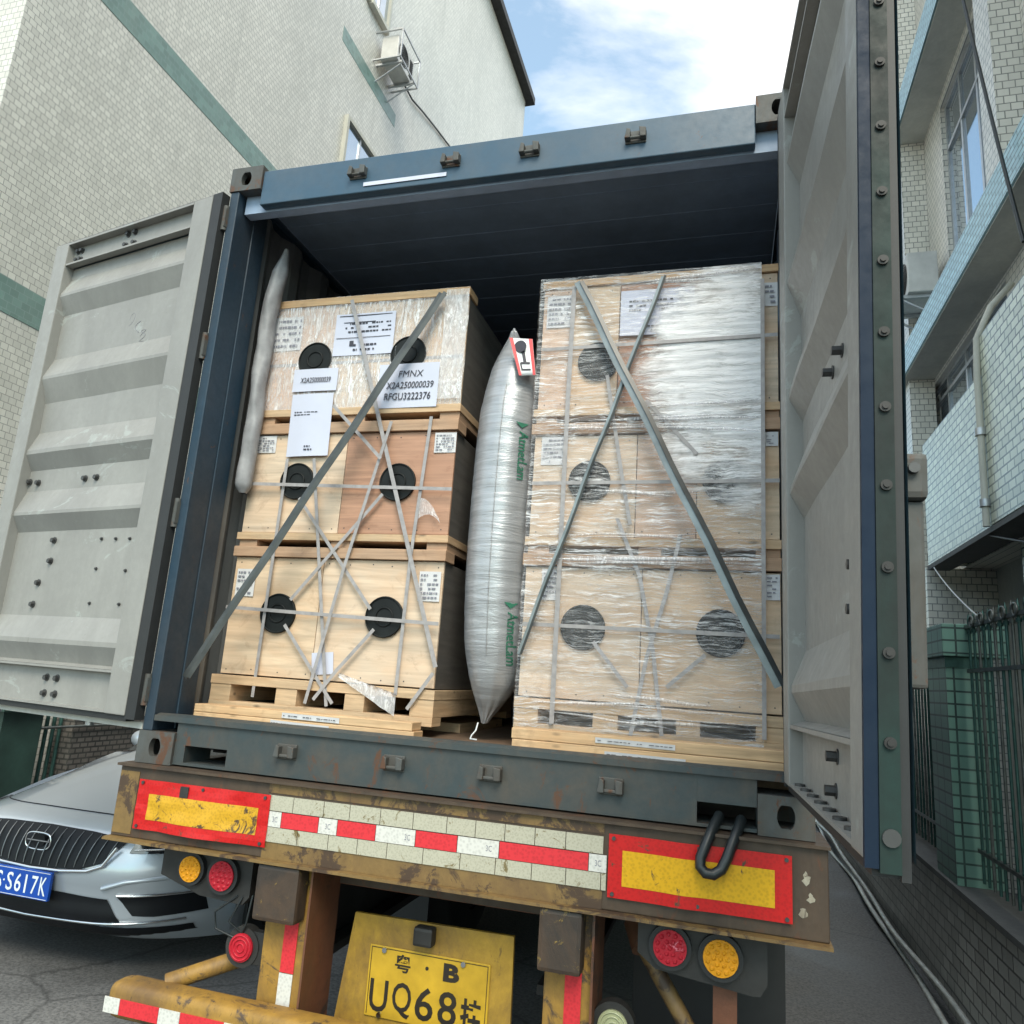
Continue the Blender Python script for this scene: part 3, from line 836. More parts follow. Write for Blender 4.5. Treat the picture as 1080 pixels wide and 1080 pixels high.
# sill with fork pockets
sl = MB()
sl.box(-1.056, -1.01, 0.012, 0.17, 0.004, 0.157).box(1.055, 1.056, 0.012, 0.17, 0.004, 0.157)
sl.box(-0.825, 0.878, 0.012, 0.17, 0.004, 0.157)
sl.box(-1.01, -0.825, 0.012, 0.17, 0.076, 0.157).box(0.878, 1.055, 0.012, 0.17, 0.076, 0.157)
sl.box(-1.01, -0.825, 0.012, 0.17, 0.004, 0.014).box(0.878, 1.055, 0.012, 0.17, 0.004, 0.014)
sill = sl.build('door_sill', 'sill', SC, bevel=0.003)
MB().prism([(0.0, 0.158), (0.0, 0.178), (0.03, 0.186), (0.19, 0.174), (0.19, 0.158)], 'x', -1.16, 1.16).build('threshold', 'sill', sill)
for x in (-0.571, -0.147, 0.206, 0.610): keeper(x, 0.092, sill, 0.012)
# side walls: vertical corrugation
def corr(y0, y1, pitch=0.278, d=0.034):
    pts = []
    y = y0
    while y < y1:
        pts += [(y, 0), (y + 0.07, 0), (y + 0.138, d), (y + 0.208, d)]
        y += pitch
    pts = [p for p in pts if p[0] < y1] + [(y1, 0)]
    return pts
for sx in (-1, 1):
    pts = corr(0.2, Lc - 0.18)
    o = MB()
    inn = [(sx * (1.178 + 0.0 + p[1]), p[0]) for p in pts]
    out = [(x + sx * 0.002, y) for x, y in inn]
    n = len(inn)
    vs = [(x, y, 0.16) for x, y in inn] + [(x, y, 2.53) for x, y in inn] + [(x, y, 0.16) for x, y in out] + [(x, y, 2.53) for x, y in out]
    fs = [(i, i + 1, n + i + 1, n + i) for i in range(n - 1)] + [(2 * n + i, 3 * n + i, 3 * n + i + 1, 2 * n + i + 1) for i in range(n - 1)]
    o.add(vs, fs)
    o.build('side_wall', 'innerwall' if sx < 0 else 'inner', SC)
    a, b = sorted((sx * 1.219, sx * 1.17))
    MB().box(a, b, 0.19, Lc - 0.18, 2.50, 2.565).build('top_rail', 'blue', SC)
    MB().box(a, b, 0.19, Lc - 0.18, 0.02, 0.158).build('bottom_rail', 'blue', SC)
# roof corrugated across
pts = corr(0.18, Lc - 0.18, 0.209, 0.0025)
o = MB()
n = len(pts)
vs = [(-1.169, y, 2.535 + d) for y, d in pts] + [(1.169, y, 2.535 + d) for y, d in pts]
o.add(vs, [(i, i + 1, n + i + 1, n + i) for i in range(n - 1)])
o.add([v + Vector((0, 0, 0.002)) for v in o.v], [(i, n + i, n + i + 1, i + 1) for i in range(n - 1)])
o.build('roof', 'inner', SC)
MB().box(-1.168, 1.168, 0.191, Lc - 0.1, 0.10, 0.16).build('floor', 'floor', SC)
MB().box(-1.168, 1.168, Lc - 0.10, Lc - 0.05, 0.10, 2.53).build('front_wall', 'inner', SC)
cm = MB()
for k in range(20): cm.box(-1.168, 1.168, 0.4 + k * 0.6, 0.46 + k * 0.6, 0.01, 0.095)
cm.build('cross_member', 'dark', SC)

# doors.  local frame: u along the width from the hinge, w = towards the inside face (0) and away (-), z up
def make_door(hx, hy, ang, flip, lean, sag_, gap, lbl):
    """flip: +1 when the inside face looks to the left of the direction (u), -1 when to the right"""
    a = R(ang)
    du = Vector((math.cos(a), math.sin(a), 0))
    dn = Vector((-math.sin(a), math.cos(a), 0)) * flip     # points out of the INSIDE face
    def T(v):
        p = Vector((hx, hy, 0)) + du * v.x + dn * v.y + Vector((0, 0, v.z))
        k = v.x / 1.19
        p += Vector((lean * (v.z - 0.2) * k, 0, sag_ * k))
        return p
    W, Z0, Z1 = 1.185, 0.165, 2.455
    fr = MB()
    # stiles and rails (boxes in u, w, z)
    fr.cbox(0.03, 0.152, -0.054, 0, Z0, Z1, 0.004)
    fr.cbox(1.085, W, -0.054, 0, Z0, Z1, 0.004)
    fr.box(0.1521, 1.0849, -0.052, -0.038, 2.335, Z1 - 0.001)
    fr.box(0.1521, 1.0849, -0.052, 0.0, Z1 - 0.014, Z1 - 0.002)
    fr.box(0.1521, 1.0849, -0.037, -0.004, 2.325, 2.335)
    fr.box(0.1521, 1.0849, -0.052, -0.038, Z0 + 0.001, 0.322)
    fr.box(0.1521, 1.0849, -0.037, -0.004, 0.322, 0.332)
    fr.box(0.1521, 1.0849, -0.052, -0.002, Z0 + 0.002, Z0 + 0.010)
    frame = fr.xform(T).build('door', 'doorgrey', SC)
    if lbl: frame['label'] = lbl
    # corrugated panel: (z, depth)
    prof = [(0.333, -0.010)]
    prof += [(0.345, -0.046), (0.42, -0.010), (0.44, -0.010), (0.54, -0.049), (0.93, -0.049), (1.005, -0.010), (1.02, -0.010), (1.13, -0.049), (1.235, -0.049),
             (1.31, -0.010), (1.33, -0.010), (1.43, -0.049), (1.50, -0.049), (1.585, -0.049), (1.70, -0.010), (1.715, -0.010), (1.82, -0.049),
             (2.06, -0.049), (2.15, -0.010), (2.165, -0.010), (2.26, -0.049), (2.324, -0.049)]
    pn = MB()
    us = [0.1522 + (1.0848 - 0.1522) * i / 24 for i in range(25)]
    vs = [(u, w + 0.0025 * noise.noise(Vector((u * 4, z * 4, hx))), z) for z, w in prof for u in us]
    k = 25
    pn.add(vs, [(j * k + i, j * k + i + 1, (j + 1) * k + i + 1, (j + 1) * k + i) for j in range(len(prof) - 1) for i in range(24)])
    pn.xform(T).build('corrugated_panel', 'doorgrey', frame)
    bk = MB().grid(lambda u, v: (0.03 + (W - 0.03) * u, -0.0665, Z0 + (Z1 - Z0) * v), 24, 24, False).grid(lambda u, v: (0.03 + (W - 0.03) * u, -0.0720, Z0 + (Z1 - Z0) * v), 24, 24, False)
    bk.xform(T).build('outer_skin', 'doorout', frame)
    gk = MB()
    gk.box(-0.030 if flip > 0 else -0.012, 0.0295, -0.045, -0.003, Z0 - 0.012, Z1 + 0.006)
    gk.box(0.0295, W - 0.001, -0.050, -0.012, Z0 - 0.022, Z0 - 0.0005)
    gk.box(0.0295, W - 0.001, -0.050, -0.012, Z1 + 0.0005, Z1 + 0.012)
    gk.xform(T).build('gasket', 'rubber', frame)
    return frame, T, W
# left door, folded back past the side
dl, TL, W = make_door(-1.262, -0.02, 168.5, 1, 0.0, 0.0, 0, 'left door with stiff corrugated grey inside, dark seal and paint scratches')
MB().box(-0.02, 1.18, -0.066, -0.051, 0.118, 0.142).xform(TL).build('lower_seal', 'creamlip', dl)
MB().box(1.1851, 1.195, -0.050, -0.004, 0.16, 2.46).xform(TL).build('edge_seal', 'doorgrey', dl)
bl = [(1.118, 2.42), (1.04, 2.42), (1.118, 2.365), (1.05, 2.365)]
bolts = [(1.05, 2.415), (1.02, 2.415), (1.05, 2.365), (1.02, 2.365), (0.657, 2.425), (0.605, 2.425), (0.663, 2.365), (0.600, 2.365),
         (.782, .885), (.778, .789), (.838, .689), (.847, .590), (.641, 1.172), (.557, 1.172), (1.0, 1.172), (1.07, 1.18), (.621, .277), (.549, .277), (.619, .211), (.545, .211)]
small = [(.44, .885), (.343, .883), (.249, .881), (.44, .752), (.241, .743), (.44, .601), (.244, .600)]
def bolt_mesh(u, z, d, r, L=0.016):
    return MB().cyl((u, d, z), (u, d + 0.003, z), r * 1.5, 12).cyl((u, d + 0.003, z), (u, d + L, z), r, 6, smooth=False)
for (u, z) in bolts:
    d = -0.038 if (z > 2.3 or z < 0.33) else -0.048
    bolt_mesh(u, z, d, 0.011).xform(TL).build('bolt', 'bolt', dl)
for (u, z) in small: bolt_mesh(u, z, -0.048, 0.005, 0.008).xform(TL).build('rivet', 'bolt', dl)
def scab(pts, nm, mt, T, par, seed=1, d=-0.0595):
    mb = MB()
    for (u, z, a, b) in pts:
        n = 26
        mb.add([(u + a * math.cos(2 * math.pi * i / n) * (0.75 + 0.7 * noise.noise(Vector((math.cos(2 * math.pi * i / n) * 2.3, math.sin(2 * math.pi * i / n) * 2.3, seed + u * 9)))), d,
                 z + b * math.sin(2 * math.pi * i / n) * (0.75 + 0.8 * noise.noise(Vector((math.cos(2 * math.pi * i / n) * 2.9, math.sin(2 * math.pi * i / n) * 2.9, seed + z * 5))))) for i in range(n)], [tuple(range(n))])
    return mb.xform(T).build(nm, mt, par)
M['paintpatch'] = plain('pale_touch_up_paint', (0.31, 0.335, 0.315), 0.5)
sq = MB()
for k in range(3):
    sq.tube([TL(Vector((0.52 - 0.05 * k + 0.018 * math.cos(a * (1.3 + k)), -0.0485, 1.95 - 0.05 * k + 0.03 * math.sin(a * 1.1)))) for a in [0.35 * q for q in range(14)]], 0.0007, 5)
sq.build('pen_scribble', 'greyink', dl)
# right door, standing straight out towards the viewer
dr, TR, W = make_door(1.128, -0.035, -88.3, -1, 0.022, 0.02, 0, 'right door standing straight out with bolted free edge and blue-grey seal')
for (u, z) in ((.66, 1.172), (.78, 1.172), (.985, .83), (1.0, .74), (.93, .655), (.92, .57), (.73, .285), (.71, .215)):
    bolt_mesh(u, z, -0.038 if z < .33 else -0.048, 0.011, 0.024).xform(TR).build('bolt', 'bolt', dr)
# rivets standing on the bottom flange
fl = MB()
for k in range(7):
    u = 0.22 + 0.125 * k
    fl.cyl((u, -0.022, 0.175), (u, -0.022, 0.181), 0.014, 10)
fl.xform(TR).build('flange_rivets', 'bolt', dr)
MB().box(1.1851, 1.197, -0.020, 0.0, 0.155, 2.47).xform(TR).build('blue_seal', 'doorblue', dr)
MB().box(1.1851, 1.200, -0.050, -0.0205, 0.150, 2.47).xform(TR).build('edge_plate', 'dooredge', dr)
MB().box(1.1851, 1.194, -0.064, -0.0505, 0.140, 2.48).xform(TR).build('outer_seal', 'rubber', dr)
for k in range(17):
    z = 0.335 + 0.134 * k
    MB().cyl((1.200, -0.036, z), (1.205, -0.036, z), 0.009, 14).cyl((1.205, -0.036, z), (1.208, -0.036, z), 0.005, 8).xform(TR).build('edge_bolt', 'dark', dr)
MB().cyl((1.200, -0.036, 0.20), (1.204, -0.036, 0.20), 0.013, 14).xform(TR).build('edge_bolt', 'bolt', dr)
# locking handle and hub on the outer face
lh = MB().cbox(1.07, 1.165, -0.110, -0.0655, 0.725, 0.805, 0.012)
lh.box(1.08, 1.16, -0.0656, -0.061, 0.73, 0.80)
hb = lh.xform(TR).build('lock_hub', 'casting', dr)
MB().cyl((1.166, -0.085, 0.775), (1.176, -0.085, 0.775), 0.009, 10).xform(TR).build('hub_bolt', 'bolt', hb)
MB().cbox(1.10, 1.15, -0.105, -0.075, 0.42, 0.724, 0.006).xform(TR).build('lock_handle', 'casting', dr)
for u in (0.35, 1.02):
    MB().cyl((u, -0.078, 0.16), (u, -0.078, 2.55), 0.015, 14).xform(TR).build('lock_rod', 'alu', dr)
    MB().cyl((u, -0.085, 0.10), (u, -0.085, 2.50), 0.017, 14).xform(TL).build('lock_rod', 'alu', dl)
# rust scab flange at the bottom of the right door
# hinges
for z in (0.27, 0.98, 1.72, 2.34):
    MB().box(-0.05, 0.0, -0.045, -0.02, z - 0.045, z + 0.045).cyl((-0.035, -0.032, z - 0.06), (-0.035, -0.032, z + 0.06), 0.014, 10).xform(TL).build('hinge', 'casting', dl)
    MB().box(-0.03, 0.0, -0.060, -0.03, z - 0.045, z + 0.045).cyl((-0.020, -0.070, z - 0.06), (-0.020, -0.070, z + 0.06), 0.014, 10).xform(TR).build('hinge', 'casting', dr)

# ------------------------------------------------------------------ cargo
YF = 0.33          # front plane of the load
def bump_text_rows(x0, x1, z0, z1, rows, y, rnd):
    mb = MB()
    for k in range(rows):
        z = z1 - (k + 0.7) * (z1 - z0) / rows
        x = x0
        h = (z1 - z0) / rows * 0.38
        while x < x1 - 0.006:
            w = rnd.uniform(0.004, 0.018)
            if rnd.random() < 0.75: mb.box(x, min(x + w, x1), y - 0.0006, y, z, z + h)
            x += w + 0.004
    return mb
def paper(root, x0, x1, z0, z1, name='paper_label', mat='label', y=YF - 0.003, rows=6, seed=1, tilt=0.0, ink='greyink', curl=0.002):
    rnd = random.Random(seed)
    cx, cz = (x0 + x1) / 2, (z0 + z1) / 2
    def bend(u, v): return -curl * (math.sin(u * 5 + seed) * 0.5 + v * v)
    def rot(v):
        dx, dz = v.x - cx, v.z - cz
        return (cx + dx * math.cos(tilt) - dz * math.sin(tilt), v.y, cz + dx * math.sin(tilt) + dz * math.cos(tilt))
    mb = MB()
    mb.grid(lambda u, v: (x0 + (x1 - x0) * u, y + bend(u, v) - 0.001, z0 + (z1 - z0) * v), 24, 12, False)
    mb.xform(rot)
    o = mb.build(name, mat, root, solid=0.0006)
    if rows:
        t = bump_text_rows(x0 + 0.008, x1 - 0.008, z0 + 0.006, z1 - 0.006, rows, y - 0.0045 - curl * 0.6, rnd).xform(rot)
        t.build('printing', ink, o)
    return o
def crate(root, x0, x1, z0, z1, mats, seam, discs, straps, depth=1.12, skid=None, seed=0):
    """one boxed unit: side body, two or three front boards, core caps, skid boards below"""
    y1 = YF + depth
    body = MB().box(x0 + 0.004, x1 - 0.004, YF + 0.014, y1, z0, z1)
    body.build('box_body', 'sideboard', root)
    edges = [x0] + seam + [x1]
    for i in range(len(edges) - 1):
        b = MB().box(edges[i] + 0.0015, edges[i + 1] - 0.0015, YF, YF + 0.0135, z0 + 0.002, z1 - 0.002).build('front_board', mats[i % len(mats)], root, bevel=0.0015)
    for (dx, dz, r) in discs:
        c = MB()
        c.cyl((dx, YF - 0.010, dz), (dx, YF - 0.0005, dz), r, 36)
        cp = c.build('core_cap', 'cap', root)
        rg = MB()
        n = 40
        rg.tube([(dx + r * 0.97 * math.cos(2 * math.pi * i / n), YF - 0.011, dz + r * 0.97 * math.sin(2 * math.pi * i / n)) for i in range(n + 1)], 0.004, 6)
        rg.tube([(dx + r * 0.45 * math.cos(2 * math.pi * i / n), YF - 0.011, dz + r * 0.45 * math.sin(2 * math.pi * i / n)) for i in range(n + 1)], 0.004, 6)
        rg.build('cap_rim', 'cap', cp)
    if skid:
        a, b = skid           # boards fill a..b below the box
        t = (b - a)
        MB().box(x0 - 0.012, x1 + 0.006, YF - 0.012, y1, b - t * 0.30, b - 0.001).build('skid_board', 'pallet', root, bevel=0.002)
        MB().box(x0 - 0.014, x1 + 0.004, YF - 0.016, YF + 0.09, a + 0.001, a + t * 0.42).build('skid_board', 'skid', root, bevel=0.002)
        bl = MB()
        for fx in (0.0, 0.46, 0.91):
            xx = x0 + (x1 - x0) * fx
            bl.box(xx, xx + (x1 - x0) * 0.09, YF, y1 - 0.02, a + t * 0.42, b - t * 0.30)
        bl.build('skid_block', 'skid', root)
    nl = MB()
    rn = random.Random(int(z0 * 1000) + int(x0 * 100))
    for i in range(len(edges) - 1):
        for zz in (z0 + 0.022, z1 - 0.022):
            k = max(2, int((edges[i + 1] - edges[i]) / 0.09))
            for q in range(k):
                xx = edges[i] + 0.03 + (edges[i + 1] - edges[i] - 0.06) * q / (k - 1) + rn.uniform(-.006, .006)
                z_ = zz + rn.uniform(-.004, .004)
                nl.cyl((xx, YF - 0.0012, z_), (xx, YF + 0.001, z_), 0.0028, 7)
    nl.build('nail_heads', 'bolt', root)
    st = MB()
    for (xa, xb, z) in straps:
        st.add(ribbon([(xa, YF - 0.0005, z), (xb, YF - 0.0005, z)], 0.014).v, ribbon([(xa, YF, z), (xb, YF, z)], 0.014).f)
    if straps: st.build('band', 'strapgrey', root)
GL, GR = 'stacked crates on the left pallet', 'film wrapped crates on the right pallet'
# left stack
LX0, LX1 = -1.135, -0.148
c = thing('wooden_crate', (-0.64, YF, 0.345), 'bottom crate of the left stack, bare pale plywood with two clear black core caps', 'crate', GL)
crate(c, LX0 - 0.004, LX1, 0.345, 0.855, ['ply2', 'ply1', 'ply2'], [-0.70], [(-0.889, .612, .084), (-0.390, .618, .084)], [])
paper(c, -1.120, -1.026, 0.680, 0.800, seed=3); paper(c, -0.252, -0.157, 0.690, 0.812, seed=4)
paper(c, -0.70, -0.60, 0.37, 0.46, 'torn_paper', 'paper', rows=0, tilt=0.1, seed=5)
c = thing('wooden_crate', (-0.64, YF, 0.855), 'middle crate of the left stack with a reddish plywood board on its right half', 'crate', GL)
crate(c, LX0, LX1 + 0.003, 0.965, 1.42, ['ply1', 'ply3'], [-0.655], [(-0.882, 1.199, .082), (-0.393, 1.192, .082)], [], skid=(0.855, 0.965))
paper(c, -1.114, -1.016, 1.335, 1.415, seed=6); paper(c, -0.240, -0.143, 1.322, 1.410, seed=7)
c = thing('wooden_crate', (-0.64, YF, 1.42), 'top crate of the left stack, film wrapped, with shipping papers taped on its front', 'crate', GL)
crate(c, LX0 + 0.003, LX1 + 0.008, 1.54, 2.05, ['ply4', 'ply1', 'ply2'], [-0.78, -0.45], [(-0.870, 1.779, .084), (-0.404, 1.781, .084)], [(LX0 + 0.01, LX1, 1.762)], skid=(1.42, 1.54))
MB().box(LX0 - 0.002, LX1 + 0.012, YF - 0.012, YF + 0.10, 2.051, 2.088).build('lid_board', 'pine', c, bevel=0.002)
paper(c, -1.108, -0.960, 1.835, 2.005, seed=8, rows=5)
p = paper(c, -0.782, -0.482, 1.79, 1.995, 'shipping_paper', 'paper', y=YF - 0.010, rows=0, seed=9)
MB().box(-0.765, -0.50, YF - 0.0145, YF - 0.0135, 1.982, 1.986).box(-0.74, -0.58, YF - 0.0145, YF - 0.0135, 1.950, 1.953).build('printing', 'ink', p)
bump_text_rows(-0.73, -0.50, 1.895, 1.955, 3, YF - 0.0135, random.Random(2)).build('printing', 'ink', p)
bump_text_rows(-0.68, -0.56, 1.805, 1.850, 2, YF - 0.0135, random.Random(5)).build('printing', 'ink', p)
MB().box(-0.77, -0.50, YF - 0.0145, YF - 0.0135, 1.874, 1.876).box(-0.70, -0.68, YF - 0.0145, YF - 0.0135, 1.835, 1.860).build('printing', 'ink', p)
p = paper(c, -0.530, -0.245, 1.527, 1.732, 'sign_paper', 'paper', y=YF - 0.014, rows=0, seed=10)
text_obj('printing', 'FMNX', 1, (-0.435, YF - 0.018, 1.668), XF, ZF, 'ink', p, fit=(0.118, 0.030), shear=0.12, bold=0.0)
text_obj('printing', 'X2A250000039', 1, (-0.490, YF - 0.018, 1.615), XF, ZF, 'ink', p, fit=(0.225, 0.031), shear=0.12, bold=0.01)
text_obj('printing', 'RFGU3222376', 1, (-0.495, YF - 0.018, 1.562), XF, ZF, 'ink', p, fit=(0.220, 0.033), shear=0.08, bold=0.01)
p = paper(c, -0.965, -0.738, 1.622, 1.730, 'sign_paper', 'paper', y=YF - 0.014, rows=0, seed=11)
text_obj('printing', 'X2A250000039', 1, (-0.925, YF - 0.018, 1.662), XF, ZF, 'ink', p, fit=(0.155, 0.026), shear=0.1, bold=0.01)
p = paper(c, -0.950, -0.742, 1.312, 1.606, 'hanging_paper', 'paper', y=YF - 0.018, rows=0, seed=12, tilt=0.02, curl=0.004)
bump_text_rows(-0.93, -0.80, 1.50, 1.525, 2, YF - 0.0235, random.Random(3)).build('printing', 'ink', p)
bump_text_rows(-0.86, -0.80, 1.335, 1.365, 2, YF - 0.0245, random.Random(4)).build('printing', 'ink', p)
# pallet under the left stack
def pallet(root, x0, x1, z0, z1, y0=YF - 0.02, depth=1.15):
    t = z1 - z0
    MB().box(x0, x1, y0, y0 + depth, z1 - 0.040, z1 - 0.002).build('deck_board', 'pallet', root, bevel=0.002)
    MB().box(x0 + 0.002, x1 - 0.002, y0 + 0.002, y0 + 0.10, z0 + 0.001, z0 + 0.035).build('bottom_board', 'pallet', root, bevel=0.002)
    MB().box(x0 + 0.002, x1 - 0.002, y0 + depth - 0.1, y0 + depth, z0 + 0.001, z0 + 0.035).build('bottom_board', 'pallet', root, bevel=0.002)
    for f, w in ((0.0, 0.10), (0.31, 0.10), (0.62, 0.09), (0.90, 0.10)):
        xx = x0 + (x1 - x0) * f
        MB().box(xx + 0.002, xx + (x1 - x0) * w - 0.002, y0 + 0.004, y0 + depth - 0.004, z0 + 0.035, z1 - 0.040).build('pallet_block', 'pallet', root, bevel=0.002)
GP = 'pallets on the container floor'
pl = thing('pallet', (-0.64, YF, 0.16), 'pine pallet carrying the left crate stack', 'pallet', GP)
pallet(pl, LX0 - 0.03, LX1 + 0.012, 0.20, 0.343)
MB().box(LX0 + 0.05, LX1 + 0.0, YF + 0.35, YF + 1.0, 0.161, 0.199).build('runner', 'pallet', pl)
# right stack
RX0, RX1 = 0.196, 1.152
pl = thing('pallet', (0.67, YF, 0.16), 'pine pallet carrying the film wrapped right crate stack', 'pallet', GP)
pallet(pl, RX0 - 0.008, RX1 + 0.006, 0.215, 0.343)
MB().box(RX0 + 0.01, RX1 - 0.01, YF + 0.35, YF + 1.0, 0.161, 0.214).build('runner', 'pallet', pl)
c = thing('wooden_crate', (0.67, YF, 0.345), 'bottom crate of the right stack, seen through film with two dark core caps', 'crate', GR)
crate(c, RX0, RX1, 0.345, 0.845, ['ply1', 'ply2', 'ply4'], [0.655], [(0.437, .615, .085), (0.942, .618, .085)], [])
paper(c, 0.266, 0.336, .715, .835, seed=21); paper(c, 1.094, 1.147, .745, .838, seed=22)
c = thing('wooden_crate', (0.67, YF, 0.845), 'middle crate of the right stack under cloudy stretch film', 'crate', GR)
crate(c, RX0 + 0.004, RX1 - 0.002, 0.965, 1.385, ['ply1', 'ply4', 'ply2'], [0.62, 0.85], [(0.436, 1.191, .083), (0.955, 1.188, .083)], [], skid=(0.848, 0.965))
paper(c, 0.232, 0.338, 1.262, 1.380, seed=23); paper(c, 1.095, 1.145, 1.325, 1.38, seed=24)
c = thing('wooden_crate', (0.67, YF, 1.385), 'top crate of the right stack with a large shipping paper behind crinkled film', 'crate', GR)
crate(c, RX0 + 0.006, RX1 - 0.002, 1.50, 2.045, ['ply4', 'ply2', 'ply3', 'ply1'], [0.335, 0.53, 0.86], [(0.45, 1.70, .083), (0.95, 1.76, .083)], [], skid=(1.388, 1.50))
MB().box(RX0 + 0.002, RX1, YF - 0.012, YF + 0.10, 2.046, 2.078).build('lid_board', 'pine', c, bevel=0.002)
paper(c, 0.220, 0.333, 1.865, 2.010, seed=25, rows=6); paper(c, 1.093, 1.148, 1.90, 2.0, seed=26, rows=4)
p = paper(c, 0.535, 0.832, 1.805, 2.005, 'shipping_paper', 'paper', y=YF - 0.012, rows=0, seed=27)
bump_text_rows(0.57, 0.81, 1.905, 1.965, 3, YF - 0.0165, random.Random(12)).build('printing', 'ink', p)
bump_text_rows(0.64, 0.72, 1.815, 1.85, 2, YF - 0.0165, random.Random(15)).build('printing', 'ink', p)
# second, deeper pair of stacks seen through the gap
# timber blocking on the sill
def timber(x0, x1, y0, y1, z0, z1, label):
    t = thing('timber_beam', ((x0 + x1) / 2, y0, z0), label, 'timber', 'timbers laid across the container floor')
    MB().cbox(x0, x1, y0, y1, z0, z1, 0.003).build('beam_body', 'pine', t)
    return t
t = timber(-1.118, -0.150, 0.17, 0.26, 0.161, 0.190, 'lower pine timber in front of the left pallet')
paper(t, -0.757, -0.50, 0.164, 0.184, rows=1, seed=31, y=0.168, tilt=-0.02, ink='ink')
t = timber(-1.120, -0.160, 0.172, 0.262, 0.1915, 0.222, 'upper pine timber in front of the left pallet')
paper(t, -0.71, -0.46, 0.196, 0.216, rows=1, seed=32, y=0.170, tilt=-0.01, ink='ink')
t = timber(0.232, 1.150, 0.155, 0.25, 0.161, 0.200, 'lower pine timber in front of the right pallet')
paper(t, 0.564, 0.835, 0.168, 0.186, rows=1, seed=33, y=0.153, tilt=-0.01, ink='ink')
t = timber(0.228, 1.150, 0.158, 0.252, 0.2015, 0.238, 'upper pine timber in front of the right pallet')
paper(t, 0.53, 0.80, 0.211, 0.229, rows=1, seed=34, y=0.156, tilt=-0.01, ink='ink')

# stretch film round the right stack, as a crinkled sheet
def film_sheet(x0, x1, z0, z1, y, amp, fu, fv, nu, nv, side_left=0.0, side_right=0.0, seed=0.0):
    mb = MB()
    def fn(u, v):
        x = x0 + (x1 - x0) * u
        z = z0 + (z1 - z0) * v
        w = amp * noise.noise(Vector((x * fu + seed, 3.1, z * fv))) + amp * 0.5 * noise.noise(Vector((x * fu * 2.7, 7.1 + seed, z * fv * 2.3)))
        edge = 0.004 * noise.noise(Vector((z * 9, seed, 1)))
        return (x + (edge if u in (0, 1) else 0), y + w, z)
    mb.grid(fn, nu, nv)
    return mb
FR = thing('stretch_film', (0.67, YF, 0.25), 'crinkled clear stretch film wound around the right crate stack, painted glare at upper right', 'plastic film')
film_sheet(RX0 - 0.005, 1.089, 0.235, 2.082, YF - 0.024, 0.005, 3, 42, 90, 300).build('film_front', 'film', FR)
MB().grid(lambda u, v: (RX0 - 0.010 + 0.002 * noise.noise(Vector((u * 9, v * 60, 0))), YF - 0.022 + 1.12 * u, 0.30 + 1.78 * v), 24, 120).build('film_side', 'film', FR)
rb = random.Random(11)
for (zc, sp, nn) in ((1.44, 0.055, 8), (0.915, 0.060, 10), (0.33, 0.045, 7), (1.13, 0.02, 2), (2.03, 0.02, 2)):
    fold = MB()
    for q in range(nn):
        z0_ = zc + rb.uniform(-sp, sp)
        xa = rb.uniform(RX0, 0.62); xb = min(1.089, xa + rb.uniform(0.25, 0.75))
        tilt_, ph = rb.uniform(-0.03, 0.03), rb.uniform(0, 9)
        w_ = rb.uniform(0.003, 0.008)
        def ff(u, v, xa=xa, xb=xb, z0_=z0_, tilt_=tilt_, ph=ph, w_=w_):
            x = xa + (xb - xa) * u
            tap = math.sin(math.pi * u) ** 0.6 if 0 < u < 1 else 0.0
            z = z0_ + tilt_ * (u - .5) + 0.005 * noise.noise(Vector((x * 9, ph, 0))) + (v - .5) * 2 * w_ * tap
            return (x, YF - 0.031 - (0.006 * tap) * math.sin(math.pi * v), z)
        fold.grid(ff, 40, 4)
    fold.build('film_fold', 'filmscrap', FR)
FL = thing('stretch_film', (-0.64, YF, 1.55), 'clear stretch film pulled upright over the top crate of the left stack', 'plastic film')
film_sheet(LX0 - 0.002, LX1 + 0.012, 1.535, 2.090, YF - 0.0085, 0.002, 40, 3, 160, 40, seed=2).build('film_front', 'filmv', FL)
MB().grid(lambda u, v: (LX1 - 0.095 + 0.107 * u, YF - 0.020 + 0.003 * noise.noise(Vector((u * 12, v * 30, 5))), 1.56 + 0.515 * v), 14, 60).build('film_edge', 'filmscrap', FL)
tri = MB().grid(lambda u, v: (-0.555 + 0.26 * u, YF - 0.030 + 0.01 * noise.noise(Vector((u * 6, v * 6, 0))), 0.395 - 0.135 * u + 0.07 * (1 - abs(2 * v - 1)) * (0.25 + u) - 0.03), 12, 6)
tag(tri.build('film_scrap', 'filmscrap'), 'torn scrap of white film hanging at the foot of the left stack', 'plastic film')
tri = MB().grid(lambda u, v: (-0.275 + 0.10 * u, YF - 0.022 + 0.006 * noise.noise(Vector((u * 6, v * 6, 0))), 1.12 - 0.11 * u * u - 0.10 * v * (1 - u) * 0.9), 8, 6)
tag(tri.build('film_scrap', 'filmscrap'), 'small torn film scrap on the reddish board of the left stack', 'plastic film')

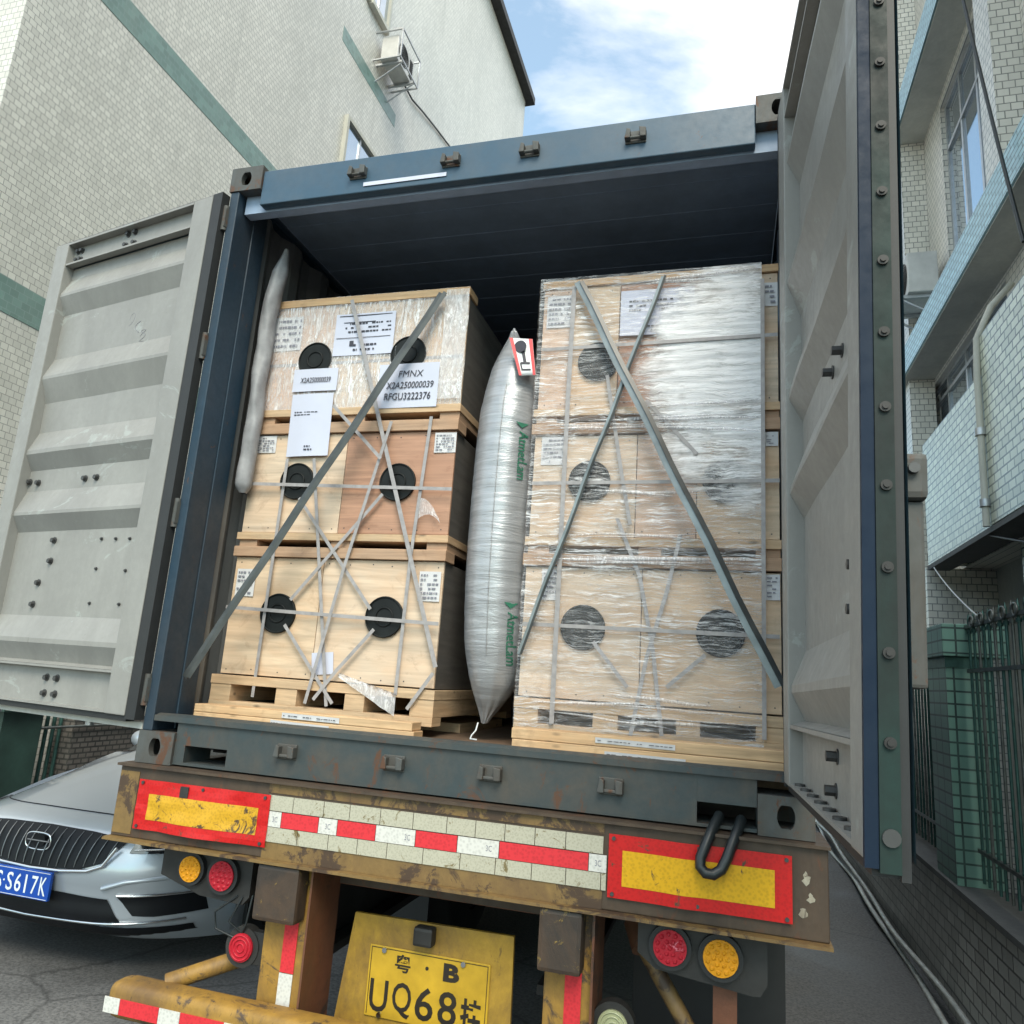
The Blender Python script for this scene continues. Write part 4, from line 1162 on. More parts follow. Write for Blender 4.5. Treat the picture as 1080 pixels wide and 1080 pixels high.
# straps lying over the load
SL = [[(-0.706, 2.058), (-0.138, 0.43)], [(-0.938, 1.302), (-0.951, 0.258)], [(-0.803, 1.3), (-0.601, 0.246)], [(-0.439, 1.459), (-0.584, 0.824), (-0.693, 0.25)], [(-0.259, 1.479), (-0.293, 0.867), (-0.301, 0.312)], [(-0.849, 1.118), (-0.448, 0.646)], [(-0.448, 1.135), (-0.826, 0.67)], [(-0.838, 0.565), (-0.702, 0.407), (-0.572, 0.259)], [(-0.421, 0.565), (-0.568, 0.392), (-0.66, 0.268)], [(-1.136, 0.628), (-0.141, 0.600)], [(-1.132, 1.184), (-0.134, 1.155)], [(-0.726, 1.539), (-0.465, 1.287)], [(-0.144, 0.407), (-0.242, 0.262)]]
LBL = ["grey strap slanting from the printed shipping paper to the left stack's lower right corner", 'nearly upright strap at the left side of the left stack, passing its left core caps',
       'upright strap left of the middle of the left stack, below the hanging paper', 'kinked strap down the middle of the left stack', 'upright strap near the right side of the left stack, over the reddish board',
       "strap from left middle core cap to right bottom core cap of the left stack", "strap from right middle core cap to left bottom core cap of the left stack",
       "strap from the left bottom core cap of the left stack to its pallet", "strap from right bottom core cap of the left stack to the torn paper", 'level strap across both bottom core caps of the left stack',
       'level strap across both middle core caps of the left stack', 'short slanting strap crossing the skid under the top left crate', 'short strap at the lower right corner of the left pallet']
SRr = [[(0.339, 2.038), (0.337, 1.526), (0.341, 0.254)], [(1.090, 2.004), (1.090, 0.261)], [(0.553, 1.039), (0.647, 0.816), (0.704, 0.54), (0.742, 0.244)], [(0.795, 0.979), (0.747, 0.755), (0.681, 0.515), (0.631, 0.235)], [(0.481, 0.563), (0.615, 0.404)], [(0.89, 0.537), (0.755, 0.414)], [(0.492, 1.631), (0.56, 1.245), (0.605, 1.013)], [(0.652, 1.515), (0.85, 1.291)], [(0.204, 0.617), (1.143, 0.614)], [(0.206, 1.178), (1.148, 1.184)], [(0.215, 1.755), (1.146, 1.765)]]
LBR = ['long upright strap at the left side of the right stack', 'long upright strap at the right edge of the film on the right stack', 'strap curving down rightwards to the right pallet, half of the lower cross',
       'strap curving down leftwards to the right pallet, half of the lower cross', 'short strap leaving the left bottom core cap of the right stack', 'short strap leaving the right bottom core cap of the right stack',
       'strap slanting down the middle of the right stack', 'short slanting strap right of the long teal lashing', 'level strap across the bottom core caps of the right stack', 'level strap across the middle crate of the right stack',
       'level strap across the top crate of the right stack']
for grp, data, labs, y0 in (('straps on the left stack', SL, LBL, YF - 0.0165), ('straps on the right stack', SRr, LBR, YF - 0.0165)):
    for i, (pl_, lb) in enumerate(zip(data, labs)):
        over = i in (0, 3, 11) and grp.endswith('left stack')
        y = y0 - 0.0014 * i - (0.012 if over else 0)
        if grp.endswith('right stack') and i in (0, 1): y = YF - 0.033
        fine = []
        for j in range(len(pl_) - 1):
            for k in range(8):
                t = k / 8
                fine.append((pl_[j][0] * (1 - t) + pl_[j + 1][0] * t, y, pl_[j][1] * (1 - t) + pl_[j + 1][1] * t))
        fine.append((pl_[-1][0], y, pl_[-1][1]))
        tag(ribbon(fine, 0.0145 if i else 0.018, 0.0010).build('packing_strap', 'strapgrey'), lb, 'strap', grp)
# big lashings
def lashing(p0, p1, w, mat, label):
    L = thing('lashing_strap', p0, label, 'strap', 'lashings holding the load back')
    p0, p1 = Vector(p0), Vector(p1)
    n = 16
    def pts(off): return [p0.lerp(p1, t / n) + Vector((off + 0.003 * math.sin(t * 1.3), -0.002 * abs(off) * 30, 0)) for t in range(n + 1)]
    ribbon(pts(-w * 0.45), w, 0.003).build('webbing', mat, L)
    ribbon([v + Vector((0, -0.006, 0)) for v in pts(w * 0.30)], w * 0.7, 0.003, (0.35, -0.93, 0)).build('webbing', 'strapdark', L)
    return L
lashing((-0.244, 0.285, 2.045), (-1.120, 0.10, 0.325), 0.026, 'strapdark', "dark grey lashing slanting from the left stack's top right to the lower left post")
lashing((0.364, 0.285, 2.045), (1.140, 0.20, 0.44), 0.026, 'strapsteel', "wide teal grey lashing slanting rightwards down across the film wrapped right stack")
L = lashing((0.712, 0.284, 2.040), (0.205, 0.282, 0.50), 0.013, 'strapsteel', "narrow teal grey lashing slanting leftwards down across the film wrapped right stack")

# airbag between the stacks
BL = [(0.048, 1.921), (-0.032, 1.718), (-0.068, 1.524), (-0.076, 1.313), (-0.078, 0.987), (-0.074, 0.751), (-0.058, 0.524), (-0.02, 0.361), (0.038, 0.226)]
BR = [(0.048, 1.921), (0.100, 1.840), (0.156, 1.764), (0.190, 1.641), (0.195, 1.473), (0.190, 1.228), (0.189, 0.99), (0.189, 0.76), (0.184, 0.538), (0.165, 0.385), (0.099, 0.28), (0.038, 0.226)]
def interp(tab, z):
    for a, b in zip(tab, tab[1:]):
        if b[1] <= z <= a[1]:
            t = (a[1] - z) / (a[1] - b[1])
            return a[0] + (b[0] - a[0]) * t
    return tab[-1][0]
def bag(u, v):
    vv = 0.5 - 0.5 * math.cos(math.pi * v)
    z = 1.921 - (1.921 - 0.226) * vv
    zl = [z + d for d in (-0.05, -0.025, 0, 0.025, 0.05)]
    zl = [min(max(q, 0.226), 1.921) for q in zl]
    wt = (1, 2, 3, 2, 1)
    xl = sum(interp(BL, q) * k for q, k in zip(zl, wt)) / 9
    xr = sum(interp(BR, q) * k for q, k in zip(zl, wt)) / 9
    if v in (0, 1): xl = xr = (0.048 if v == 0 else 0.038)
    cx, rx = (xl + xr) / 2, (xr - xl) / 2
    a = 2 * math.pi * u
    ry = rx * 1.15
    wr = 0.0
    e = min(v, 1 - v)
    if rx > 0.01:
        wr = 0.0022 * noise.noise(Vector((math.cos(a) * 2, math.sin(a) * 2, z * 26))) + 0.006 * math.exp(-e * 9) * math.sin(a * 9 + 5 * noise.noise(Vector((z * 5, a, 0))))
    yc = 0.42 + 0.20 * 0
    return (cx + (rx + wr) * math.cos(a), yc + (ry + wr) * math.sin(a), z)
AB = thing('dunnage_bag', (0.05, 0.42, 0.2), 'tall silver inflated dunnage bag squeezed upright between the two crate stacks', 'dunnage bag')
MB().grid(bag, 64, 150, True, True).build('bag_skin', 'airbag', AB)
def onbag(x, z, off=0.004):
    # point on the front of the bag
    zc = min(max(z, 0.23), 1.918)
    xl, xr = interp(BL, zc), interp(BR, zc)
    cx, rx = (xl + xr) / 2, max((xr - xl) / 2, 0.01)
    s = max(-0.98, min(0.98, (x - cx) / rx))
    return (x, 0.42 - rx * 1.15 * math.sqrt(1 - s * s) - off, z)
# seam down the front
sm = [onbag((interp(BL, z) + interp(BR, z)) / 2 + 0.008, z, 0.002) for z in [1.6 - 0.03 * i for i in range(38)]]
MB().tube(sm, 0.0022, 6).build('seam', 'airbag', AB)
tg = MB()
P = [Vector((0.080, 1.800)), Vector((0.172, 1.802)), Vector((0.196, 1.640)), Vector((0.134, 1.628))]
def quadp(u, v, off): 
    a = P[3].lerp(P[2], u).lerp(P[0].lerp(P[1], u), v)
    return (a.x, 0.262 - off + 0.03 * u, a.y)
vt = tg.grid(lambda u, v: quadp(u, v, 0), 6, 8).build('valve_tag', 'white', AB, solid=0.002)
rd = MB()
for (u0, u1) in ((0, 0.16), (0.84, 1)):
    rd.grid(lambda u, v: quadp(u0 + (u1 - u0) * u, v, 0.003), 2, 8)
rd.build('tag_border', 'redprint', vt)
bkk = MB()
cc = quadp(0.42, 0.76, 0.006)
bkk.cyl((cc[0], cc[1], cc[2]), (cc[0], cc[1] - 0.004, cc[2]), 0.026, 24)
bkk.grid(lambda u, v: quadp(0.42 + 0.16 * u, 0.34 + 0.30 * v, 0.004), 2, 2)
bkk.grid(lambda u, v: quadp(0.26 + 0.5 * u, 0.30 + 0.05 * v, 0.004), 2, 2)
bkk.grid(lambda u, v: quadp(0.26 + 0.5 * u, 0.13 + 0.04 * v, 0.004), 2, 2)
bkk.grid(lambda u, v: quadp(0.22 + 0.08 * u, 0.13 + 0.2 * v, 0.004), 2, 2)
bkk.build('tag_printing', 'ink', vt)
def bagtext(s, x, z, w, h):
    # reads downwards; projected on to the bag front
    o = text_obj('printing', s, 1, (0, 0, 0), (1, 0, 0), (0, 0, 1), 'green', AB, fit=(w, h), bold=0.012)
    for v in o.data.vertices:
        tx, tz = v.co.x + AB.location.x, v.co.z + AB.location.z
        px, pz = x + tz, z - tx
        q = Vector(onbag(px, pz, 0.006)) - AB.location
        v.co = q
bagtext('AtmetLam', 0.142, 1.40, 0.205, 0.030)
bagtext('AtmetLam', 0.142, 0.66, 0.205, 0.030)
for z in (1.425, 0.685):
    MB().add([onbag(0.128, z + 0.012, .007), onbag(0.172, z + 0.012, .007), onbag(0.150, z - 0.012, .007)], [(0, 1, 2)]).build('logo', 'green', AB)
MB().tube([(0.045, 0.33, 0.232), (0.048, 0.30, 0.205), (0.046, 0.26, 0.19), (0.055, 0.22, 0.18), (0.085, 0.20, 0.181)], 0.003, 6).build('tie_cord', 'white', AB)

# pale film roll squeezed beside the left stack
def roll(u, v):
    z = 1.13 + 1.20 * v
    e = min(1, v * 22 + 0.45, (1 - v) * 7 + 0.3)
    a = 2 * math.pi * u
    r = 0.031 * e * (1 + 0.28 * noise.noise(Vector((math.cos(a), math.sin(a), z * 7))))
    cx = -1.112 + 0.014 * noise.noise(Vector((0, 0, z * 3.2))) + (0.045 * max(0, v - 0.72) / 0.28)
    return (cx + r * 1.1 * math.cos(a), 0.270 + r * 1.3 * math.sin(a), z)
tag(MB().grid(roll, 28, 90, True, True).build('film_roll', 'foam'), 'lumpy dirty white rolled film hanging between the left stack and the container wall', 'packing roll')

# ------------------------------------------------------------------ trailer
TR_ = thing('flatbed_trailer', (0, 5, G), 'worn yellow flatbed trailer carrying the container, with reflective rear boards, lamps and number plate', 'trailer')
bm_ = MB()
bm_.box(-1.25, 1.25, -0.026, 0.05, -0.262, -0.012)
beam = bm_.build('rear_beam', 'rustbeam', TR_, bevel=0.004)
MB().box(-1.255, 1.255, -0.044, 0.20, -0.0115, -0.0025).build('top_flange', 'rustbeam', beam)
MB().box(-1.255, 1.255, -0.060, 0.20, -0.272, -0.2625).build('bottom_flange', 'yelold', beam)
MB().box(-0.60, 0.60, -0.0285, -0.0265, -0.045, -0.013).box(-1.245, -1.16, -0.0285, -0.0265, -0.25, -0.03).build('old_paint', 'yelold', beam)
MB().box(-0.60, 0.60, -0.0285, -0.0265, -0.262, -0.207).build('old_paint', 'yelold', beam)
YT = -0.0295
def tape_row(z0, z1, segs, root):
    for (a, b, mt) in segs:
        MB().box(a + 0.0012, b - 0.0012, YT - 0.0025, YT, z0, z1).build('reflective_tape', mt, root)
x = -0.595; segs = []
rnd = random.Random(4)
while x < 0.60:
    w = rnd.choice((0.10, 0.12, 0.115))
    segs.append((x, min(x + w, 0.612), 'tapeold')); x += w
tape_row(-0.103, -0.052, segs, beam)
x = -0.595; segs = []
while x < 0.60:
    w = rnd.choice((0.11, 0.12, 0.13))
    segs.append((x, min(x + w, 0.612), 'tapeold')); x += w
tape_row(-0.206, -0.158, segs, beam)
mid = [(-0.587, -0.536, 'tapewhite'), (-0.536, -0.389, 'tapered'), (-0.389, -0.317, 'tapewhite'), (-0.317, -0.172, 'tapered'), (-0.172, -0.027, 'tapewhite'),
       (-0.027, 0.121, 'tapered'), (0.121, 0.264, 'tapewhite'), (0.264, 0.555, 'tapered'), (0.555, 0.612, 'tapewhite')]
tape_row(-0.156, -0.106, mid, beam)
for x in (-0.560, -0.352, -0.055, 0.230, 0.585):
    text_obj('printing', '3C', 1, (x - 0.010, YT - 0.0027, -0.140), XF, ZF, 'greyink', beam, fit=(0.020, 0.018), extrude=0.0006)
# boards: red border with yellow middle, bent and worn
def board(pts, inner, bendfn, m_in, label):
    b = MB().grid(lambda u, v: (pts[0] + (pts[1] - pts[0]) * u, YT - 0.006 - bendfn(u, v), pts[2] + (pts[3] - pts[2]) * v), 60, 10, False)
    o = b.build('warning_board', 'red', TR_, solid=0.002)
    o['label'] = label
    def f(u, v):
        x = inner[0] + (inner[1] - inner[0]) * u
        z = inner[2] + (inner[3] - inner[2]) * v
        uu, vv = (x - pts[0]) / (pts[1] - pts[0]), (z - pts[2]) / (pts[3] - pts[2])
        return (x, YT - 0.0085 - bendfn(uu, vv), z)
    MB().grid(f, 60, 8, False).build('yellow_field', m_in, o)
    return o
b1 = board((-1.148, -0.585, -0.226, -0.052), (-1.095, -0.628, -0.190, -0.100), lambda u, v: 0.018 * max(0, math.sin(u * 5.0 - 1.0)) * (1 - v) + 0.004 * noise.noise(Vector((u * 7, v * 4, 0))), 'amberscr', 'left warning board, bent with scratched yellow field')
MB().box(-0.960, -0.925, YT - 0.014, YT - 0.0090, -0.098, -0.060).build('torn_spot', 'dark', b1)
b2 = board((0.617, 1.150, -0.222, -0.040), (0.660, 1.102, -0.186, -0.084), lambda u, v: 0.010 * math.exp(-((u - 0.42) / 0.10) ** 2), 'amber', 'right warning board, bright yellow field with a crease')
for (bb, xs, zs) in ((b1, (-1.13, -0.865, -0.605), (-0.215, -0.063)), (b2, (0.632, 0.885, 1.135), (-0.211, -0.052))):
    for xx in xs:
        for zz in zs:
            MB().cyl((xx, YT - 0.0125, zz), (xx, YT - 0.006, zz), 0.006, 10).build('rivet', 'bolt', bb)
chips = MB()
for (x, z, s) in ((1.19, -0.10, .022), (1.20, -0.15, .018), (1.18, -0.19, .020), (-1.19, -0.09, .025), (-1.20, -0.15, .02), (-1.18, -0.19, .02)):
    n = 11
    chips.add([(x + s * (0.6 + 0.5 * noise.noise(Vector((i * 1.7, x * 9, z * 9)))) * math.cos(2 * math.pi * i / n), -0.0275, z + s * (0.7 + 0.6 * noise.noise(Vector((i * 2.1, z * 7, 3)))) * math.sin(2 * math.pi * i / n)) for i in range(n)], [tuple(range(n))])
chips.build('paint_chip', chipped('cream_chips', (0.45, 0.42, 0.33), lim=0.55, scale=30), beam, solid=0.0008)

# lamp brackets
def lamp(x, z, r, mt, par, y):
    h = MB().cyl((x, y - 0.020, z), (x, y + 0.004, z), r * 1.28, 30)
    hs = h.build('lamp', 'rubber', par)
    ln = MB()
    ln.cyl((x, y - 0.026, z), (x, y - 0.0205, z), r, 30)
    ln.build('lens', mt, hs)
    dd = MB()
    for ring, n in ((0, 1), (r * 0.38, 6), (r * 0.76, 11)):
        for i in range(n):
            a = 2 * math.pi * i / n
            cx_, cz_ = x + ring * math.cos(a), z + ring * math.sin(a)
            dd.cyl((cx_, y - 0.026, cz_), (cx_, y - 0.030, cz_), r * 0.155, 8, r * 0.07)
    dd.build('lens_cell', mt, hs)
lb = MB().prism([(-1.06, -0.275), (-0.675, -0.275), (-0.675, -0.42), (-0.70, -0.448), (-0.88, -0.440), (-1.06, -0.39)], 'y', 0.05, 0.09)
lbo = lb.build('lamp_bracket', 'dark', TR_)
lamp(-0.920, -0.351, 0.044, 'lampamber', lbo, 0.049)
lamp(-0.784, -0.357, 0.050, 'lampred', lbo, 0.049)
lb = MB().prism([(0.705, -0.278), (1.085, -0.285), (1.085, -0.42), (1.065, -0.452), (1.045, -0.455), (0.76, -0.425), (0.705, -0.385)], 'y', 0.05, 0.09)
lbo = lb.build('lamp_bracket', 'dark', TR_)
lamp(0.804, -0.353, 0.050, 'lampred', lbo, 0.049)
lamp(0.952, -0.360, 0.051, 'lampamber', lbo, 0.049)
MB().box(0.93, 1.00, 0.092, 0.12, -1.0, -0.45).build('bracket_post', 'rustred', TR_)
# low round lamps
def roundlamp(x, z, mt):
    h = MB().cyl((x, 0.045, z), (x, 0.085, z), 0.066, 30).box(x, x + (0.10 if x < 0 else 0.001), 0.05, 0.08, z - 0.05, z + 0.055)
    hs = h.build('lamp', 'dark', TR_)
    MB().cyl((x, 0.036, z), (x, 0.0445, z), 0.046, 30).build('lens', mt, hs)
    rr = MB()
    for r in (0.014, 0.028, 0.040):
        rr.tube([(x + r * math.cos(2 * math.pi * i / 24), 0.035, z + r * math.sin(2 * math.pi * i / 24)) for i in range(25)], 0.003, 5)
    rr.build('lens_ring', mt, hs)
roundlamp(-0.675, -0.580, 'lampred')
roundlamp(0.638, -0.600, 'lamppale')
for p in ([(-0.72, 0.05, -0.42), (-0.80, 0.04, -0.48), (-0.78, 0.03, -0.53), (-0.70, 0.05, -0.56)], [(-0.70, 0.05, -0.42), (-0.73, 0.03, -0.50), (-0.68, 0.05, -0.54)], [(-0.66, 0.05, -0.41), (-0.66, 0.03, -0.50), (-0.69, 0.05, -0.55)]):
    MB().tube(p, 0.004, 6).build('lamp_wire', 'hose', TR_)
# posts with rubber buffers
for (x0, x1) in ((-0.600, -0.425), (0.405, 0.552)):
    MB().box(x0 + 0.015, x1 + 0.02, 0.03, 0.12, -1.05, -0.273).build('post', 'yellow', TR_, bevel=0.004)
    MB().box(x1 + 0.0205, x1 + 0.028, -0.01, 0.20, -0.90, -0.273).build('post_side_plate', 'rustred', TR_)
    MB().cbox(x0 + 0.005, x1 - 0.005, -0.05, 0.028, -0.455, -0.275, 0.014).build('buffer', M['buffer'], TR_)
    xm = (x0 + x1) / 2 + 0.045 - 0.01
    MB().box(xm - 0.026, xm + 0.026, 0.0255, 0.0285, -0.625, -0.465).build('reflective_tape', 'tapered', TR_)
    MB().box(xm - 0.027, xm + 0.025, 0.0255, 0.0285, -0.785, -0.628).build('reflective_tape', 'tapewhite', TR_)
# underrun bar, with rounded ends and a tape band
def bar(u, v):
    x = -1.10 + 2.20 * v
    a = 2 * math.pi * u
    n = 4.0
    c, s_ = math.cos(a), math.sin(a)
    rx = (abs(c) ** (2 / n)) * (1 if c > 0 else -1)
    rz = (abs(s_) ** (2 / n)) * (1 if s_ > 0 else -1)
    e = min(1, (x + 1.10) / 0.06 + 0.02, (1.10 - x) / 0.06 + 0.02)
    e = math.sqrt(max(0, 1 - (1 - e) ** 2))
    return (x, -0.045 + 0.055 * rx * (0.3 + 0.7 * e) - 0.0 , -0.765 + 0.058 * rz * (0.4 + 0.6 * e))
ub = MB().grid(bar, 24, 120, True, True)
ub.add([bar(i / 24, 0) for i in range(24)], [tuple(range(24))]).add([bar(i / 24, 1) for i in range(24)], [tuple(range(24))])
ubo = ub.build('underrun_bar', 'yellow', TR_)
x = -1.09
for i, w in enumerate([0.065, 0.16, 0.085, 0.17, 0.08, 0.17, 0.08, 0.17, 0.08, 0.17, 0.08, 0.17, 0.08, 0.17, 0.08, 0.17, 0.08]):
    MB().box(x + 0.001, x + w - 0.001, -0.1035, -0.1005, -0.800, -0.752).build('reflective_tape', 'tapewhite' if i % 2 == 0 else 'tapered', ubo)
    x += w
MB().cyl((-0.93, 0.0, -0.72), (-0.58, 0.25, -0.60), 0.030, 14).build('brace_tube', 'yellow', TR_)
MB().cyl((0.70, 0.20, -0.40), (1.00, 0.10, -0.80), 0.026, 14).build('brace_tube', 'yelold', TR_)
MB().cyl((0.67, 0.25, -0.36), (0.705, 0.19, -0.42), 0.034, 14).build('brace_tube', 'rustred', TR_)
# plate board and number plate
PBx = [(-0.301, -0.440), (0.285, -0.434), (0.292, -0.80), (-0.345, -0.80)]
pb = MB().prism(PBx, 'y', 0.150, 0.165).build('plate_board', 'yelboard', TR_)
npl = MB().cbox(-0.229, 0.212, 0.1445, 0.1485, -0.752, -0.530, 0.0015).build('number_plate', 'plateyel', pb)
npl['label'] = 'yellow number plate 粤·B UQ68挂'
YP = 0.1443
def ptxt(s, x, z, w, h, bold=0.0, name='plate_lettering', mat='platech', par=npl, y=YP):
    return text_obj(name, s, 1, (x, y, z), XF, ZF, mat, par, fit=(w, h), extrude=0.0012, bold=bold)
ptxt('粤', -0.130, -0.602, 0.058, 0.056, 0.02)
ptxt('B', 0.048, -0.604, 0.058, 0.056, 0.05)
MB().cyl((-0.012, YP - 0.0015, -0.575), (-0.012, YP, -0.575), 0.006, 12).build('plate_lettering', 'platech', npl)
ptxt('U', -0.215, -0.735, 0.068, 0.100, 0.01)
ptxt('Q', -0.130, -0.740, 0.070, 0.108, 0.01)
ptxt('6', -0.045, -0.735, 0.066, 0.102, 0.01)
ptxt('8', 0.038, -0.735, 0.066, 0.102, 0.01)
ptxt('挂', 0.118, -0.738, 0.074, 0.096, 0.03)
fr = MB().box(-0.222, 0.205, YP - 0.0012, YP, -0.5375, -0.5355).box(-0.222, -0.220, YP - 0.0012, YP, -0.745, -0.5375).box(0.203, 0.205, YP - 0.0012, YP, -0.745, -0.5375)
fr.build('plate_border', 'platech', npl)
for (x, z) in ((-0.172, -0.541), (0.118, -0.541), (-0.172, -0.742), (0.118, -0.742)):
    MB().cyl((x, YP - 0.008, z), (x, YP, z), 0.0085, 12).build('screw', 'chrome', npl)
MB().cbox(-0.058, 0.012, 0.10, 0.149, -0.500, -0.440, 0.01).build('plate_light', 'dark', TR_)
# frame under the deck
MB().box(-0.42, 0.40, 0.20, 0.32, -0.37, -0.273).build('cross_beam', 'rustred', TR_, bevel=0.004)
MB().box(-0.42, 0.40, 0.195, 0.1995, -0.365, -0.300).build('cross_beam_plate', 'rustbeam', TR_)
for x in (-0.50, 0.42):
    MB().box(x - 0.07, x + 0.07, 0.25, 11.8, -0.30, -0.273).box(x - 0.007, x + 0.007, 0.25, 11.8, -0.60, -0.30).box(x - 0.07, x + 0.07, 0.25, 11.8, -0.63, -0.60).build('chassis_rail', 'dark', TR_)
for k in range(16):
    MB().box(-1.2, 1.2, 0.6 + k * 0.72, 0.66 + k * 0.72, -0.27, -0.16).build('deck_crossmember', 'dark', TR_)
for s in (-1, 1):
    MB().box(s * 1.22 - 0.03, s * 1.22 + 0.03, 0.06, 11.9, -0.20, -0.02).build('side_rail', 'rustbeam', TR_)
for (a, b) in ((0.62, 1.18),):
    MB().box(a, b, 0.75, 0.765, -1.12, -0.30).build('mud_flap', 'rubber', TR_)
MB().box(-1.18, -0.66, 1.85, 1.865, -1.12, -0.30).build('mud_flap', 'rubber', TR_)
# wheels
def tyre(x0, x1, y, r, root):
    cz = G + r
    def f(u, v):
        a = 2 * math.pi * u
        prof = [(0, 0.60), (0.02, 0.90), (0.12, 0.99), (0.3, 1.0), (0.7, 1.0), (0.88, 0.99), (0.98, 0.90), (1, 0.60)]
        i = min(int(v * 7), 6); t = v * 7 - i
        px = prof[i][0] + (prof[i + 1][0] - prof[i][0]) * t
        pr = prof[i][1] + (prof[i + 1][1] - prof[i][1]) * t
        tread = 1 - (0.012 if (int(u * 64) % 2 and 0.15 < px < 0.85) else 0)
        return (x0 + (x1 - x0) * px, y + r * pr * tread * math.cos(a), cz + r * pr * tread * math.sin(a))
    w = MB().grid(f, 64, 14, True, True).build('wheel', 'rubber', root)
    MB().cyl((x0 + 0.02, y, cz), (x1 - 0.02, y, cz), r * 0.605, 30).build('rim', 'dark', w)
for y in (2.6, 3.9, 5.2):
    for (a, b) in ((-1.20, -0.93), (-0.89, -0.62), (0.62, 0.89), (0.93, 1.20)):
        tyre(a, b, y, 0.50, TR_)
    MB().cyl((-1.0, y, G + 0.5), (1.0, y, G + 0.5), 0.07, 12).build('axle', 'dark', TR_)
# landing legs far ahead keep the load level
for x in (-0.8, 0.8): MB().box(x - 0.05, x + 0.05, 9.0, 9.1, G, -0.28).build('landing_leg', 'dark', TR_)

# looped black hose over the right board
HO = tag(MB().tube([(0.945, 0.03, 0.040), (0.930, -0.02, 0.015), (0.912, -0.052, -0.025), (0.893, -0.066, -0.070), (0.893, -0.072, -0.094), (0.908, -0.078, -0.108), (0.930, -0.076, -0.110), (0.952, -0.068, -0.096), (0.968, -0.058, -0.065), (0.985, -0.045, -0.020), (1.003, -0.01, 0.02), (1.01, 0.03, 0.035)], 0.016, 12).build('hose_loop', 'hose'),
         'black hose looped out of the right fork pocket over the warning board', 'hose')

# ------------------------------------------------------------------ car
CX, CY = -2.63, 1.0
CAR = thing('parked_car', (CX, CY + 2.3, G), 'silver blue parked car with upright black grille and blue number plate, beside the trailer', 'car')
def nose(x):
    a = abs(x)
    t = max(0, a - 0.25) / 0.67
    return CY + 0.04 * (a / 0.5) ** 2 * 0.5 + 0.52 * t ** 3.2
HW = 0.92
rows = [  # (height above ground, offset behind the nose)
    (0.20, 0.16), (0.24, 0.06), (0.28, 0.03), (0.33, 0.02), (0.40, 0.03), (0.47, 0.01), (0.53, 0.0), (0.58, 0.01), (0.64, 0.03), (0.70, 0.06), (0.735, 0.10), (0.755, 0.16), (0.775, 0.26),
    (0.81, 0.45), (0.85, 0.68), (0.885, 0.9), (0.92, 1.13), (0.95, 1.36), (0.965, 1.48)]
NC = 36
def carpt(i, j):
    x = -HW + 2 * HW * i / NC
    h, off = rows[j]
    a = abs(x) / HW
    y0 = nose(x)
    yend = CY + 1.48
    if off > 0.10:
        t = (off - 0.10) / (1.48 - 0.10)
        y = (y0 + 0.10) * (1 - t) + yend * t
        h = h - 0.055 * a ** 3.5 * (1 - 0.3 * t) + (0.010 if 0.55 < a < 0.8 else 0) * t
    else:
        y = y0 + off
        h = h - (0.02 * a ** 2 if h > 0.6 else 0)
    return (CX + x, y, G + h)
body = MB()
vs = [carpt(i, j) for j in range(len(rows)) for i in range(NC + 1)]
body.add(vs, [(j * (NC + 1) + i, j * (NC + 1) + i + 1, (j + 1) * (NC + 1) + i + 1, (j + 1) * (NC + 1) + i) for j in range(len(rows) - 1) for i in range(NC)], True)
# sides, lofted backwards
st = [(1.52, 0.20, 0.70, 0.0), (1.9, 0.20, 0.80, 0.0), (2.5, 0.20, 0.90, 0.0), (3.4, 0.20, 0.93, 0.0), (4.6, 0.20, 0.95, 0.0), (5.4, 0.22, 0.96, 0.02), (5.68, 0.30, 0.94, 0.14)]
for s in (-1, 1):
    vs = []
    for (y, zb, zt, ins) in st:
        for k in range(7):
            t = k / 6
            bul = 0.03 * math.sin(math.pi * t)
            vs.append((CX + s * (HW - 0.002 + bul - ins), y, G + zb + (zt - zb) * t))
    body.add(vs, [(i * 7 + k, i * 7 + k + 1, (i + 1) * 7 + k + 1, (i + 1) * 7 + k) for i in range(len(st) - 1) for k in range(6)], True)
body.add([(CX - 0.80, 5.68, G + 0.3), (CX + 0.80, 5.68, G + 0.3), (CX + 0.80, 5.68, G + 0.94), (CX - 0.80, 5.68, G + 0.94)], [(0, 1, 2, 3)])
body.add([(CX - 0.9, 4.9, G + 0.955), (CX + 0.9, 4.9, G + 0.955), (CX + 0.8, 5.68, G + 0.935), (CX - 0.8, 5.68, G + 0.935)], [(0, 1, 2, 3)])
body.build('car_body', 'carpaint', CAR)
# cabin: glass house and roof
def cabin(u, v):
    # v: 0 at cowl .. 1 at the tail, u across
    prof = [(2.46, 0.955), (2.85, 1.18), (3.20, 1.36), (3.6, 1.43), (4.1, 1.44), (4.6, 1.36), (5.0, 1.14), (5.3, 0.96)]
    i = min(int(v * 7), 6); t = v * 7 - i
    y = prof[i][0] + (prof[i + 1][0] - prof[i][0]) * t
    h = prof[i][1] + (prof[i + 1][1] - prof[i][1]) * t
    x = (u * 2 - 1)
    top = (h - 0.95) / 0.5
    w = 0.80 - 0.20 * top
    return (CX + w * x, y, G + h - 0.04 * x * x * top)
gl = MB().grid(cabin, 14, 28)
for s in (0, 1):
    edge = [Vector(cabin(s, k / 28)) for k in range(29)]
    low = [Vector((CX + (0.86 if s else -0.86), e.y, G + 0.94)) for e in edge]
    gl.add(edge + low, [(k, k + 1, 29 + k + 1, 29 + k) for k in range(28)])
gl.build('glasshouse', 'carglass', CAR)
MB().grid(lambda u, v: tuple(Vector(cabin(0.03 + 0.94 * u, 0.30 + 0.40 * v)) + Vector((0, 0, 0.006))), 10, 12).build('roof', 'carpaint', CAR)
